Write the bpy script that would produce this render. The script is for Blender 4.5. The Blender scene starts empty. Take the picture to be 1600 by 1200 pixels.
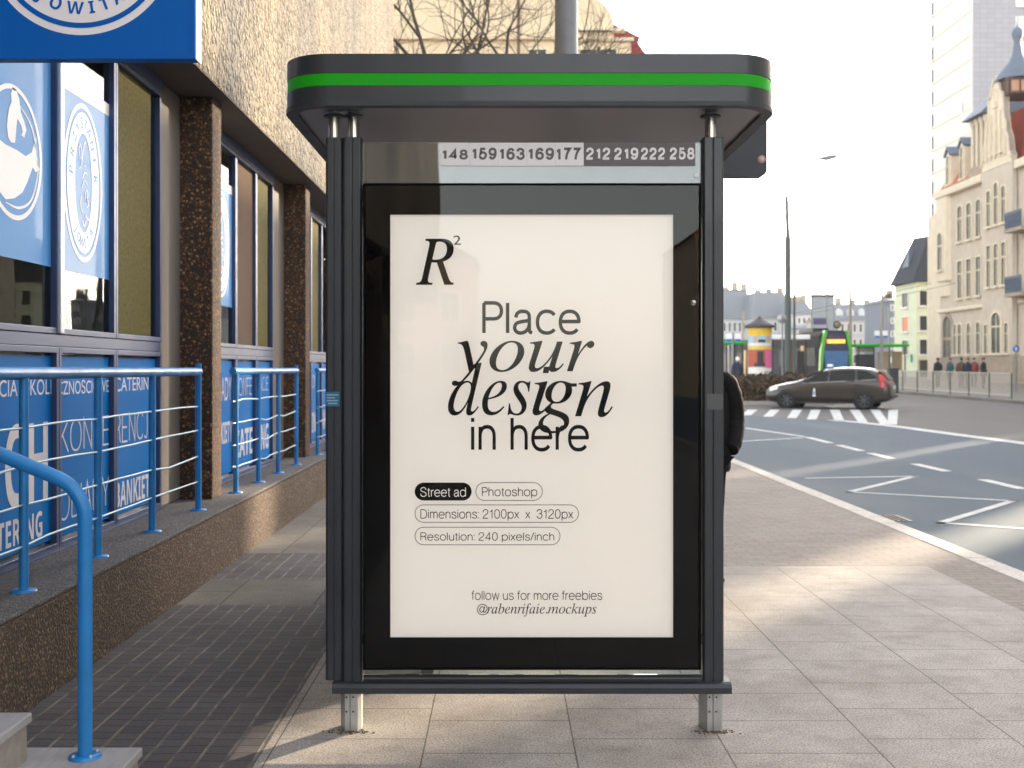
import bpy, bmesh, math, random
from mathutils import Vector, Matrix
R = math.radians
rnd = random.Random(7)
sc = bpy.context.scene
C = sc.collection

# ------------------------------------------------------------------ camera constants (40 mm lens, eye height 1.5 m)
F, VX, VY, EYE = 1778.0, 785.0, 576.0, 1.5
def zg(Y):                       # carriageway level: 10 cm below the pavement, rising gently beyond the stop
    return -0.10 + 0.0075 * max(0.0, min(Y, 150.0) - 20.0)
def P(x, y, Y):                  # measured photograph point -> world X, Z at distance Y
    s = F / Y
    return (x - VX) / s, EYE - (y - VY) / s
def gp(x, y, lift=0.0):          # measured photograph point on the carriageway -> world point
    Y = 30.0
    for _ in range(40):
        Y = F * (EYE - zg(Y)) / max(2.0, (y - VY))
    return Vector(((x - VX) * Y / F, Y, zg(Y) + lift))

# ------------------------------------------------------------------ materials
def new_mat(name):
    m = bpy.data.materials.new(name); m.use_nodes = True
    nt = m.node_tree
    return m, nt, nt.nodes['Principled BSDF']
def lk(nt, a, b): nt.links.new(a, b)
def coords(nt, scale=(1, 1, 1), rot=(0, 0, 0), kind='Object'):
    tc = nt.nodes.new('ShaderNodeTexCoord'); mp = nt.nodes.new('ShaderNodeMapping')
    mp.inputs['Scale'].default_value = scale; mp.inputs['Rotation'].default_value = rot
    lk(nt, tc.outputs[kind], mp.inputs['Vector'])
    return mp.outputs['Vector']
def noise(nt, vec, scale, detail=4, rough=0.6):
    n = nt.nodes.new('ShaderNodeTexNoise')
    n.inputs['Scale'].default_value = scale; n.inputs['Detail'].default_value = detail; n.inputs['Roughness'].default_value = rough
    lk(nt, vec, n.inputs['Vector'])
    return n.outputs['Fac']
def ramp(nt, fac, stops, interp='LINEAR'):
    r = nt.nodes.new('ShaderNodeValToRGB'); r.color_ramp.interpolation = interp
    e = r.color_ramp.elements
    while len(e) < len(stops): e.new(0.5)
    for el, (p, c) in zip(e, stops):
        el.position = p; el.color = (c, c, c, 1) if isinstance(c, (int, float)) else (*c, 1)
    lk(nt, fac, r.inputs['Fac'])
    return r.outputs['Color']
def mix(nt, a, b, fac, mode='MIX'):
    m = nt.nodes.new('ShaderNodeMix'); m.data_type = 'RGBA'; m.blend_type = mode
    for k, v in ((6, a), (7, b)):
        if hasattr(v, 'is_linked') or hasattr(v, 'links'): lk(nt, v, m.inputs[k])
        else: m.inputs[k].default_value = (*v, 1)
    if isinstance(fac, (int, float)): m.inputs[0].default_value = fac
    else: lk(nt, fac, m.inputs[0])
    return m.outputs[2]
def bump(nt, h, bs, strength=0.3, dist=0.01):
    b = nt.nodes.new('ShaderNodeBump'); b.inputs['Strength'].default_value = strength; b.inputs['Distance'].default_value = dist
    lk(nt, h, b.inputs['Height']); lk(nt, b.outputs['Normal'], bs.inputs['Normal'])

def plain(name, col, rough=0.5, metal=0.0, var=0.12, nscale=6.0, coat=0.0, bumpy=0.0, stretch=(1, 1, 1), spec=0.5):
    """paint / metal / plaster with a little dirt and unevenness"""
    m, nt, bs = new_mat(name)
    v = coords(nt, stretch)
    f = noise(nt, v, nscale, 6, 0.65)
    c = ramp(nt, f, [(0.25, tuple(k * (1 - var) for k in col)), (0.75, tuple(min(1, k * (1 + var)) for k in col))])
    lk(nt, c, bs.inputs['Base Color'])
    bs.inputs['Metallic'].default_value = metal
    r = ramp(nt, f, [(0.2, max(0.02, rough - 0.08)), (0.8, min(1, rough + 0.08))]); lk(nt, r, bs.inputs['Roughness'])
    bs.inputs['Coat Weight'].default_value = coat; bs.inputs['Coat Roughness'].default_value = 0.03
    bs.inputs['Specular IOR Level'].default_value = spec
    if bumpy: bump(nt, noise(nt, v, nscale * 8, 3), bs, bumpy, 0.004)
    return m
def aggregate(name, palette, scale, base, bstr=0.6, streaks=None, rough=0.85, dist=0.006):
    """exposed aggregate concrete: pebbles of several colours set in a mortar"""
    m, nt, bs = new_mat(name)
    v = coords(nt)
    wob = nt.nodes.new('ShaderNodeTexNoise'); wob.inputs['Scale'].default_value = scale * 0.7; lk(nt, v, wob.inputs['Vector'])
    add = nt.nodes.new('ShaderNodeVectorMath'); add.operation = 'MULTIPLY_ADD'
    add.inputs[1].default_value = (0.9 / scale,) * 3; lk(nt, wob.outputs['Color'], add.inputs[0]); lk(nt, v, add.inputs[2])
    vo = nt.nodes.new('ShaderNodeTexVoronoi'); vo.inputs['Scale'].default_value = scale; lk(nt, add.outputs[0], vo.inputs['Vector'])
    sp = nt.nodes.new('ShaderNodeSeparateColor'); lk(nt, vo.outputs['Color'], sp.inputs['Color'])
    n = len(palette)
    col = ramp(nt, sp.outputs[0], [(i / n, c) for i, c in enumerate(palette)], 'CONSTANT')
    edge = ramp(nt, vo.outputs['Distance'], [(0.35, 0.0), (0.62, 1.0)])
    col = mix(nt, col, base, edge)
    big = noise(nt, v, 1.3, 6, 0.7)
    col = mix(nt, col, ramp(nt, big, [(0.3, 0.6), (0.7, 1.0)]), 0.8, 'MULTIPLY')
    if streaks:
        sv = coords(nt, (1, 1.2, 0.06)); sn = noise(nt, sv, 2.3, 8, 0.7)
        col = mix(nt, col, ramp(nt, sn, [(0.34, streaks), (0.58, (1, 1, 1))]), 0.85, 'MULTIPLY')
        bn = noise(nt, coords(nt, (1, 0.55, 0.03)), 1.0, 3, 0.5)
        col = mix(nt, col, ramp(nt, bn, [(0.38, (0.56, 0.57, 0.63)), (0.60, (1.22, 1.12, 0.88))]), 1.0, 'MULTIPLY')  # broad warm and grey bands put sun glow on the wall into its colour
    lk(nt, col, bs.inputs['Base Color']); bs.inputs['Roughness'].default_value = rough
    inv = ramp(nt, vo.outputs['Distance'], [(0.0, 1.0), (0.6, 0.0)])
    bump(nt, inv, bs, bstr, dist)
    return m
def paving(name, colA, colB, joint, bw, rh, msize, speck=0.25, offset=0.5, swap=True, loc=(0, 0, 0), rough=0.75, speckscale=170, stain=0.35, sheen=0.4):
    """slabs or pavers (texture x runs along the street when swap is set)"""
    m, nt, bs = new_mat(name)
    tc = nt.nodes.new('ShaderNodeTexCoord'); mp = nt.nodes.new('ShaderNodeMapping')
    mp.inputs['Location'].default_value = loc
    if swap: mp.inputs['Rotation'].default_value = (0, 0, R(90))
    lk(nt, tc.outputs['Object'], mp.inputs['Vector'])
    br = nt.nodes.new('ShaderNodeTexBrick')
    br.offset = offset; br.squash = 1
    br.inputs['Scale'].default_value = 1; br.inputs['Brick Width'].default_value = bw; br.inputs['Row Height'].default_value = rh
    br.inputs['Mortar Size'].default_value = msize; br.inputs['Mortar Smooth'].default_value = 0.2
    br.inputs['Color1'].default_value = (*colA, 1); br.inputs['Color2'].default_value = (*colB, 1); br.inputs['Mortar'].default_value = (*joint, 1)
    lk(nt, mp.outputs['Vector'], br.inputs['Vector'])
    v = tc.outputs['Object']
    sp = noise(nt, v, speckscale, 3, 0.7)
    col = mix(nt, br.outputs['Color'], ramp(nt, sp, [(0.36, 1 - speck * 1.6), (0.5, 1.0), (0.66, 1 + speck)]), 1.0, 'MULTIPLY')
    big = noise(nt, v, 0.9, 7, 0.72); mid = noise(nt, v, 4.5, 6, 0.75)
    col = mix(nt, col, ramp(nt, big, [(0.33, (1 - stain, (1 - stain) * .97, (1 - stain) * .93)), (0.62, (1, 1, 1))]), 1.0, 'MULTIPLY')
    col = mix(nt, col, ramp(nt, mid, [(0.34, 0.80), (0.52, 1.0), (0.72, 1.07)]), 1.0, 'MULTIPLY')
    gv = nt.nodes.new('ShaderNodeTexVoronoi'); gv.inputs['Scale'].default_value = 2.6; lk(nt, v, gv.inputs['Vector'])
    gs = nt.nodes.new('ShaderNodeSeparateColor'); lk(nt, gv.outputs['Color'], gs.inputs['Color'])
    gm = nt.nodes.new('ShaderNodeMath'); gm.operation = 'MULTIPLY_ADD'; gm.inputs[1].default_value = .05; gm.inputs[2].default_value = -.018; lk(nt, gs.outputs[1], gm.inputs[0])
    gl_ = nt.nodes.new('ShaderNodeMath'); gl_.operation = 'LESS_THAN'; lk(nt, gv.outputs['Distance'], gl_.inputs[0]); lk(nt, gm.outputs[0], gl_.inputs[1])
    gf = nt.nodes.new('ShaderNodeMath'); gf.operation = 'MULTIPLY'; gf.inputs[1].default_value = .55; lk(nt, gl_.outputs[0], gf.inputs[0])
    col = mix(nt, col, ramp(nt, gs.outputs[0], [(.45, (.06, .055, .05)), (.8, (.42, .40, .37))]), gf.outputs[0])
    lk(nt, col, bs.inputs['Base Color'])
    lk(nt, ramp(nt, big, [(0.3, rough - 0.15), (0.7, rough)]), bs.inputs['Roughness'])
    bs.inputs['Specular IOR Level'].default_value = sheen
    h = mix(nt, ramp(nt, br.outputs['Fac'], [(0, 1.0), (1, 0.0)]), ramp(nt, sp, [(0.3, 0.0), (0.7, 1.0)]), 0.12)
    bump(nt, h, bs, 0.5, 0.006)
    return m
def glass(name, tint, ior=1.6, rough=0.0):
    m, nt, bs = new_mat(name); nt.nodes.remove(bs)
    out = nt.nodes['Material Output']
    fr = nt.nodes.new('ShaderNodeFresnel'); fr.inputs['IOR'].default_value = ior
    tr = nt.nodes.new('ShaderNodeBsdfTransparent'); tr.inputs[0].default_value = (*tint, 1)
    gl = nt.nodes.new('ShaderNodeBsdfGlossy'); gl.inputs['Roughness'].default_value = rough
    wv = noise(nt, coords(nt, (1, 1, 1)), 1.7, 2, 0.4)
    b = nt.nodes.new('ShaderNodeBump'); b.inputs['Strength'].default_value = 0.04; b.inputs['Distance'].default_value = 0.02
    lk(nt, wv, b.inputs['Height']); lk(nt, b.outputs['Normal'], gl.inputs['Normal'])
    mx = nt.nodes.new('ShaderNodeMixShader')
    lk(nt, fr.outputs[0], mx.inputs[0]); lk(nt, tr.outputs[0], mx.inputs[1]); lk(nt, gl.outputs[0], mx.inputs[2])
    lk(nt, mx.outputs[0], out.inputs['Surface'])
    return m
def brushed(name, col, rough):
    m, nt, bs = new_mat(name)
    v = coords(nt, (60, 60, 1))
    f = noise(nt, v, 3, 4, 0.7)
    lk(nt, ramp(nt, f, [(0.3, tuple(k * 0.75 for k in col)), (0.7, col)]), bs.inputs['Base Color'])
    bs.inputs['Metallic'].default_value = 1; bs.inputs['Roughness'].default_value = rough
    return m
def clinker(name):
    m, nt, bs = new_mat(name)
    tc = nt.nodes.new('ShaderNodeTexCoord'); mp = nt.nodes.new('ShaderNodeMapping'); mp.inputs['Rotation'].default_value = (0, 0, R(90))
    lk(nt, tc.outputs['Object'], mp.inputs['Vector'])
    def brick(w, h, ms, off):
        b = nt.nodes.new('ShaderNodeTexBrick'); b.offset = off
        b.inputs['Scale'].default_value = 1; b.inputs['Brick Width'].default_value = w; b.inputs['Row Height'].default_value = h
        b.inputs['Mortar Size'].default_value = ms; b.inputs['Mortar Smooth'].default_value = 0.3
        b.inputs['Color1'].default_value = (0.105, 0.092, 0.092, 1); b.inputs['Color2'].default_value = (0.075, 0.064, 0.066, 1)
        b.inputs['Mortar'].default_value = (0.03, 0.027, 0.027, 1)
        wv = nt.nodes.new('ShaderNodeTexNoise'); wv.inputs['Scale'].default_value = 3.0; lk(nt, tc.outputs['Object'], wv.inputs['Vector'])
        ad = nt.nodes.new('ShaderNodeVectorMath'); ad.operation = 'MULTIPLY_ADD'; ad.inputs[1].default_value = (0.02, 0.02, 0)
        lk(nt, wv.outputs['Color'], ad.inputs[0]); lk(nt, mp.outputs['Vector'], ad.inputs[2]); lk(nt, ad.outputs[0], b.inputs['Vector'])
        return b
    b1 = brick(0.085, 0.105, 0.0045, 0.12); b2 = brick(500.0, 0.105, 0.0075, 0.0)
    v = tc.outputs['Object']
    sp = noise(nt, v, 60, 4, 0.7); gap = noise(nt, v, 5, 4, 0.6)
    col = mix(nt, b1.outputs['Color'], ramp(nt, sp, [(0.3, 0.7), (0.7, 1.25)]), 1.0, 'MULTIPLY')
    jf = nt.nodes.new('ShaderNodeMath'); jf.operation = 'MULTIPLY'; lk(nt, b2.outputs['Fac'], jf.inputs[0]); lk(nt, ramp(nt, gap, [(0.35, 0.15), (0.6, 0.9)]), jf.inputs[1])
    col = mix(nt, col, (0.27, 0.225, 0.18), jf.outputs[0])
    big = noise(nt, v, 1.1, 6, 0.7)
    col = mix(nt, col, ramp(nt, big, [(0.3, 0.7), (0.65, 1.15)]), 1.0, 'MULTIPLY')
    lk(nt, col, bs.inputs['Base Color']); bs.inputs['Roughness'].default_value = 0.7
    bump(nt, ramp(nt, b1.outputs['Fac'], [(0, 1.0), (1, 0.0)]), bs, 0.5, 0.006)
    return m
def asphalt(name, ca, cb, rough):
    m, nt, bs = new_mat(name)
    v = coords(nt); sp = noise(nt, v, 90, 3, 0.7); big = noise(nt, coords(nt, (0.8, 0.12, 1)), 0.8, 6, 0.6)
    col = ramp(nt, big, [(0.3, ca), (0.7, cb)])
    col = mix(nt, col, ramp(nt, sp, [(0.35, 0.7), (0.65, 1.3)]), 1.0, 'MULTIPLY')
    vo = nt.nodes.new('ShaderNodeTexVoronoi'); vo.feature = 'DISTANCE_TO_EDGE'; vo.inputs['Scale'].default_value = 0.28
    lk(nt, mix(nt, v, v, 0), vo.inputs['Vector'])
    col = mix(nt, (0.35, 0.35, 0.35), col, ramp(nt, vo.outputs['Distance'], [(0.0, 0.0), (0.006, 1.0)]), 'MIX') if False else col
    lk(nt, col, bs.inputs['Base Color'])
    lk(nt, ramp(nt, big, [(0.3, rough - 0.1), (0.7, rough + 0.1)]), bs.inputs['Roughness'])
    bs.inputs['Specular IOR Level'].default_value = .2
    bump(nt, sp, bs, 0.25, 0.004)
    return m
def emit(name, col, strength):
    m, nt, bs = new_mat(name)
    bs.inputs['Base Color'].default_value = (*col, 1); bs.inputs['Emission Color'].default_value = (*col, 1); bs.inputs['Emission Strength'].default_value = strength
    return m

M = {}
M['dark'] = plain('anthracite_paint', (0.028, 0.032, 0.039), 0.34, 0, 0.22, 2.2, coat=0.15, stretch=(2.5, 2.5, .5))
M['dark_rough'] = plain('anthracite_powder_coat', (0.028, 0.031, 0.037), 0.5, 0, 0.12, 9)
M['green'] = plain('green_stripe_paint', (0.010, 0.38, 0.008), 0.45, 0, 0.04, 2, spec=0.2)
M['soffit'] = plain('soffit_sheet', (0.24, 0.225, 0.23), 0.30, 0.7, 0.04, 1.0)
sm_, snt_, sbs_ = new_mat('soffit_sheet_metal'); lk(snt_, ramp(snt_, noise(snt_, coords(snt_), 1.2, 3, .5), [(.3, (.205, .19, .195)), (.7, (.25, .235, .24))]), sbs_.inputs['Base Color']); sbs_.inputs['Metallic'].default_value = .65; sbs_.inputs['Roughness'].default_value = .38
M['soffit'] = sm_
M['steel'] = brushed('brushed_steel', (0.62, 0.60, 0.57), 0.25)
M['galv'] = plain('galvanised_steel', (0.46, 0.46, 0.45), 0.45, 0.55, 0.18, 14)
M['rust'] = plain('rusty_edge', (0.11, 0.065, 0.035), 0.8, 0, 0.35, 30)
M['black'] = plain('black_gloss', (0.0025, 0.0025, 0.003), 0.5, 0, 0.05, 4, spec=0.03)
M['rubber'] = plain('black_rubber', (0.015, 0.015, 0.016), 0.7, 0, 0.2, 20)
M['poster'] = plain('glowing_poster_paper', (0.84, 0.785, 0.725), 0.6, 0, 0.012, 1.0)
pb = M['poster'].node_tree.nodes['Principled BSDF']; pb.inputs['Emission Color'].default_value = (1.0, .90, .80, 1); pb.inputs['Emission Strength'].default_value = 0.042  # weak glow added to lift the brightness of the paper
M['ink'] = plain('printed_ink', (0.008, 0.007, 0.006), 0.8, 0, 0.05, 5, spec=0.03)
M['inkgrey'] = plain('grey_ink', (0.10, 0.09, 0.085), 0.6, 0, 0.05, 5)
M['white_vinyl'] = plain('white_vinyl', (0.90, 0.87, 0.87), 0.4, 0, 0.03, 8)
M['dark_vinyl'] = plain('dark_vinyl', (0.13, 0.11, 0.115), 0.45, 0, 0.08, 8)
M['case_glass'] = glass('display_case_glass', (0.97, 0.98, 0.98), 1.46)
M['shelter_glass'] = glass('shelter_glass', (0.82, 0.87, 0.87), 1.9)
M['window_glass'] = glass('window_glass', (0.74, 0.76, 0.70), 1.32)
M['sky_glass'] = glass('dark_window_glass', (0.35, 0.37, 0.36), 2.0)
M['pillar'] = aggregate('brown_exposed_aggregate', [(0.09, 0.042, 0.020), (0.22, 0.095, 0.036), (0.05, 0.030, 0.022), (0.30, 0.15, 0.065), (0.14, 0.065, 0.032), (0.07, 0.040, 0.028), (0.38, 0.24, 0.12), (0.19, 0.078, 0.03), (0.10, 0.054, 0.036), (0.25, 0.12, 0.05), (0.04, 0.028, 0.022)], 46, (0.058, 0.034, 0.022), 1.0)
M['plinth'] = aggregate('plinth_aggregate', [(0.14, 0.082, 0.045), (0.24, 0.145, 0.08), (0.08, 0.050, 0.032), (0.32, 0.205, 0.12), (0.17, 0.10, 0.055), (0.09, 0.058, 0.036)], 58, (0.075, 0.046, 0.029), 1.0)
M['ledge'] = aggregate('ledge_grit', [(0.13, 0.12, 0.12), (0.22, 0.20, 0.19), (0.08, 0.075, 0.075), (0.30, 0.28, 0.26)], 110, (0.085, 0.075, 0.07), 0.7)
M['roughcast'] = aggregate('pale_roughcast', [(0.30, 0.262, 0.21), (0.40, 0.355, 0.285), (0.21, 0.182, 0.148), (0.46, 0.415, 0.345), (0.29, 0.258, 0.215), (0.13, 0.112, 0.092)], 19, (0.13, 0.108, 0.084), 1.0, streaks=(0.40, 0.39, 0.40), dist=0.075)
M['soffit_conc'] = plain('soffit_concrete', (0.105, 0.085, 0.072), 0.85, 0, 0.25, 4, bumpy=0.2)
M['grey_panel'] = plain('grey_brown_panel', (0.17, 0.145, 0.125), 0.7, 0, 0.15, 3, bumpy=0.1, stretch=(1, 1, 0.4))
M['interior'] = plain('dim_interior_wall', (0.16, 0.135, 0.06), 0.9, 0, 0.3, 5)
M['interior_brown'] = plain('brown_blind', (0.15, 0.105, 0.08), 0.85, 0, 0.12, 2, spec=.05)
M['alu_blue'] = plain('blue_anodised_frame', (0.06, 0.088, 0.185), 0.35, 0.3, 0.12, 5)
M['alu_glint'] = plain('pale_frame_glint', (0.62, 0.62, 0.66), 0.35, 0.3, 0.08, 5)
M['film'] = plain('blue_window_film', (0.003, 0.165, 0.50), 0.5, 0, 0.06, 2, coat=0.05, spec=0.06)
M['olive'] = plain('olive_patterned_glass', (0.115, 0.098, 0.030), 0.6, 0, 0.55, 38, bumpy=0.8, spec=0.04)
M['film_pale'] = plain('pale_blue_film', (0.075, 0.26, 0.56), 0.5, 0, 0.05, 2, coat=0.12, spec=0.15)
M['film_white'] = plain('white_film', (0.80, 0.76, 0.76), 0.5, 0, 0.03, 2, coat=0.15, spec=.2)
M['letter'] = plain('pale_film_lettering', (0.72, 0.70, 0.72), 0.5, 0, 0.03, 4, coat=0.3)
M['rail'] = plain('blue_rail_paint', (0.008, 0.215, 0.58), 0.33, 0, 0.14, 8, coat=0.25)
def chipped(name, col, under, rough):
    m, nt, bs = new_mat(name); v = coords(nt); n1 = noise(nt, v, 30, 5, 0.7); n2 = noise(nt, v, 5, 5, 0.65)
    c = ramp(nt, n2, [(.25, tuple(k * .72 for k in col)), (.7, tuple(k * 1.12 for k in col))])
    c = mix(nt, c, under, ramp(nt, n1, [(.685, 0.0), (.70, .85)])); lk(nt, c, bs.inputs['Base Color'])
    lk(nt, ramp(nt, n2, [(.3, rough + .15), (.7, rough - .05)]), bs.inputs['Roughness']); bump(nt, n2, bs, .12, .004); bs.inputs['Coat Weight'].default_value = .2; return m
M['rail'] = chipped('worn_blue_rail_paint', (0.008, 0.20, 0.52), (0.07, 0.06, 0.055), 0.36)
M['wire'] = plain('pale_steel_rod', (0.30, 0.42, 0.50), 0.35, 0.4, 0.12, 20)
M['sign_blue'] = plain('sign_blue_sheet', (0.001, 0.118, 0.48), 0.45, 0, 0.05, 2, spec=0.15)
M['sign_white'] = plain('sign_white_print', (0.92, 0.86, 0.87), 0.45, 0, 0.03, 3)
M['slab'] = paving('granite_slabs', (0.425, 0.388, 0.355), (0.398, 0.362, 0.332), (0.16, 0.145, 0.135), 0.41, 0.595, 0.0035, 0.34, 0.58, True, (0.10, 0.905 + 0.595, 0), 0.85, 120, 0.34, 0.15)
M['slab_old'] = paving('old_concrete_slabs', (0.21, 0.19, 0.165), (0.18, 0.16, 0.14), (0.06, 0.055, 0.05), 0.9, 0.6, 0.006, 0.3, 0.5, True, (0, 0, 0), 0.8, 90, 0.45)
M['brick_pave'] = paving('brown_pink_pavers', (0.235, 0.188, 0.166), (0.185, 0.148, 0.132), (0.10, 0.082, 0.072), 0.2, 0.1, 0.006, 0.25, 0.5, False, (0, 0, 0), 0.8, 80, 0.3)
M['clinker'] = clinker('dark_clinker_pavers')
M['kerbstone'] = paving('kerb_granite', (0.56, 0.52, 0.47), (0.50, 0.46, 0.42), (0.2, 0.18, 0.16), 1.0, 5.0, 0.006, 0.25, 0, True, (0, 2.5, 0), 0.8, 90, 0.25)
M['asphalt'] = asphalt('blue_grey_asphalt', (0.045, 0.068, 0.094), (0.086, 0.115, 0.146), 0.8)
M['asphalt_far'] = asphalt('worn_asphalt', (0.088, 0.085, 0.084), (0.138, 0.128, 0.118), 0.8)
M['ground'] = asphalt('far_ground', (0.15, 0.14, 0.13), (0.20, 0.19, 0.17), 0.85)
M['road_paint'] = plain('worn_road_paint', (0.52, 0.515, 0.50), 0.8, 0, 0.35, 5)
M['step'] = plain('pale_stone_step', (0.34, 0.32, 0.31), 0.75, 0, 0.18, 5, bumpy=0.25, stretch=(8, 1, 1))
M['step_side'] = plain('step_riser', (0.30, 0.26, 0.225), 0.8, 0, 0.15, 25, bumpy=0.3)

# ------------------------------------------------------------------ mesh builder
class MB:
    def __init__(s): s.v = []; s.f = []; s.mi = []; s.sm = []
    def add(s, vs, fs, mi=0, smooth=False):
        b = len(s.v); s.v += [tuple(v) for v in vs]
        for f in fs: s.f.append([b + i for i in f]); s.mi.append(mi); s.sm.append(smooth)
        return s
    def box(s, x0, x1, y0, y1, z0, z1, mi=0):
        v = [(x0, y0, z0), (x1, y0, z0), (x1, y1, z0), (x0, y1, z0), (x0, y0, z1), (x1, y0, z1), (x1, y1, z1), (x0, y1, z1)]
        return s.add(v, [(0, 3, 2, 1), (4, 5, 6, 7), (0, 1, 5, 4), (1, 2, 6, 5), (2, 3, 7, 6), (3, 0, 4, 7)], mi)
    def prism(s, poly, axis, a, b, mi=0, smooth=False):
        """poly: 2-D outline; axis 'z' -> (x,y), 'y' -> (x,z), 'x' -> (y,z); extruded from a to b"""
        def pt(p, t): return (p[0], p[1], t) if axis == 'z' else (p[0], t, p[1]) if axis == 'y' else (t, p[0], p[1])
        n = len(poly)
        s.add([pt(p, a) for p in poly] + [pt(p, b) for p in poly], [tuple(range(n))[::-1], tuple(range(n, 2 * n))], mi)
        s.add([pt(p, a) for p in poly] + [pt(p, b) for p in poly], [(i, (i + 1) % n, n + (i + 1) % n, n + i) for i in range(n)], mi, smooth)
        return s
    def tube(s, pts, r, n=12, mi=0, caps=True, smooth=True):
        pts = [Vector(p) for p in pts]; rs = r if isinstance(r, (list, tuple)) else [r] * len(pts)
        rings = []; prev = None
        for i, p in enumerate(pts):
            d = (pts[min(i + 1, len(pts) - 1)] - pts[max(i - 1, 0)])
            d = d.normalized() if d.length > 1e-9 else Vector((0, 0, 1))
            if prev is None:
                u = d.cross(Vector((0, 0, 1)) if abs(d.z) < 0.9 else Vector((1, 0, 0))).normalized()
            else:
                u = (prev - d * prev.dot(d)); u = u.normalized() if u.length > 1e-6 else d.orthogonal().normalized()
            prev = u; w = d.cross(u)
            rings.append([p + (u * math.cos(2 * math.pi * k / n) + w * math.sin(2 * math.pi * k / n)) * rs[i] for k in range(n)])
        vs = [v for ring in rings for v in ring]; fs = []
        for i in range(len(pts) - 1):
            for k in range(n): fs.append((i * n + k, i * n + (k + 1) % n, (i + 1) * n + (k + 1) % n, (i + 1) * n + k))
        s.add(vs, fs, mi, smooth)
        if caps:
            s.add(rings[0], [tuple(range(n))[::-1]], mi); s.add(rings[-1], [tuple(range(n))], mi)
        return s
    def lathe(s, prof, c=(0, 0, 0), n=24, axis='z', mi=0, smooth=True):
        vs = []; fs = []
        for (r, h) in prof:
            for k in range(n):
                a = 2 * math.pi * k / n; p, q = r * math.cos(a), r * math.sin(a)
                vs.append((c[0] + p, c[1] + q, c[2] + h) if axis == 'z' else (c[0] + p, c[1] + h, c[2] + q) if axis == 'y' else (c[0] + h, c[1] + p, c[2] + q))
        for i in range(len(prof) - 1):
            for k in range(n): fs.append((i * n + k, i * n + (k + 1) % n, (i + 1) * n + (k + 1) % n, (i + 1) * n + k))
        s.add(vs, fs, mi, smooth)
        return s
    def build(s, name, mats, parent=None, bevel=0.0, local=False, segs=2, subsurf=0, angle=35):
        me = bpy.data.meshes.new(name)
        off = Vector((0, 0, 0))
        if parent is not None and not local:
            q = parent
            while q is not None: off += q.location; q = q.parent
        me.from_pydata([tuple(Vector(v) - off) for v in s.v], [], s.f)
        mats = mats if isinstance(mats, (list, tuple)) else [mats]
        for m in mats: me.materials.append(m)
        for p, mi, sm in zip(me.polygons, s.mi, s.sm): p.material_index = mi; p.use_smooth = sm
        me.validate(); me.update()
        o = bpy.data.objects.new(name, me); C.objects.link(o)
        if parent is not None: o.parent = parent
        if bevel:
            b = o.modifiers.new('bevel', 'BEVEL'); b.width = bevel; b.segments = segs; b.limit_method = 'ANGLE'; b.angle_limit = R(angle)
        if subsurf:
            u = o.modifiers.new('subsurf', 'SUBSURF'); u.levels = subsurf; u.render_levels = subsurf
        return o
def thing(name, label, cat, loc=(0, 0, 0), rotz=0.0, group=None):
    o = bpy.data.objects.new(name, None); C.objects.link(o); o.empty_display_size = 0.2
    o.location = loc; o.rotation_euler = (0, 0, rotz); o['label'] = label; o['category'] = cat
    if group: o['group'] = group
    return o
def tag(o, label, cat, group=None):
    o['label'] = label; o['category'] = cat
    if group: o['group'] = group
    return o
def struct(name, mb, m, **k):
    o = mb.build(name, m, **k); o['kind'] = 'structure'; return o
def copy_tree(o, parent=None):
    c = o.copy(); C.objects.link(c)
    if parent is not None: c.parent = parent
    for ch in [x for x in bpy.data.objects if x.parent == o]: copy_tree(ch, c)
    return c
def rrect(x0, x1, y0, y1, r, n=8):
    r = min(r, (x1 - x0) / 2 - 1e-5, (y1 - y0) / 2 - 1e-5); out = []
    for cx, cy, a0 in ((x1 - r, y0 + r, -90), (x1 - r, y1 - r, 0), (x0 + r, y1 - r, 90), (x0 + r, y0 + r, 180)):
        for k in range(n + 1):
            a = R(a0 + 90 * k / n); out.append((cx + r * math.cos(a), cy + r * math.sin(a)))
    return out

# ------------------------------------------------------------------ lettering
def italic(t):
    return ''.join('\u210e' if c == 'h' else chr(0x1d44e + ord(c) - 97) if 'a' <= c <= 'z' else chr(0x1d434 + ord(c) - 65) if 'A' <= c <= 'Z' else c for c in t)
def italic_bold(t):
    return ''.join(chr(0x1d482 + ord(c) - 97) if 'a' <= c <= 'z' else chr(0x1d468 + ord(c) - 65) if 'A' <= c <= 'Z' else c for c in t)
_tc = {}
def glyphs(text, weight=0.0, spacing=1.0, sans=True):
    key = (text, weight, spacing, sans)
    if key in _tc: return _tc[key]
    cu = bpy.data.curves.new('text', 'FONT'); cu.body = text; cu.size = 1.0; cu.offset = weight; cu.space_character = spacing; cu.resolution_u = 6
    ob = bpy.data.objects.new('text', cu); C.objects.link(ob)
    dg = bpy.context.evaluated_depsgraph_get(); dg.update()
    me = bpy.data.meshes.new_from_object(ob.evaluated_get(dg))
    vs = [(v.co.x, v.co.y) for v in me.vertices]; fs = [tuple(p.vertices) for p in me.polygons]
    bpy.data.objects.remove(ob); bpy.data.curves.remove(cu); bpy.data.meshes.remove(me)
    _tc[key] = (vs, fs); return vs, fs
def fit(mb, text, u0, u1, v0, v1, plane, weight=0.0, spacing=1.0, sans=True, mi=0):
    """set text into the rectangle u0..u1, v0..v1 of a plane given as a function (u, v) -> point"""
    vs, fs = glyphs(text, weight, spacing, sans)
    xs = [p[0] for p in vs]; ys = [p[1] for p in vs]
    a, b, c, d = min(xs), max(xs), min(ys), max(ys)
    mb.add([plane(u0 + (p[0] - a) / (b - a) * (u1 - u0), v0 + (p[1] - c) / (d - c) * (v1 - v0)) for p in vs], fs, mi)
SB = {}
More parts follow.
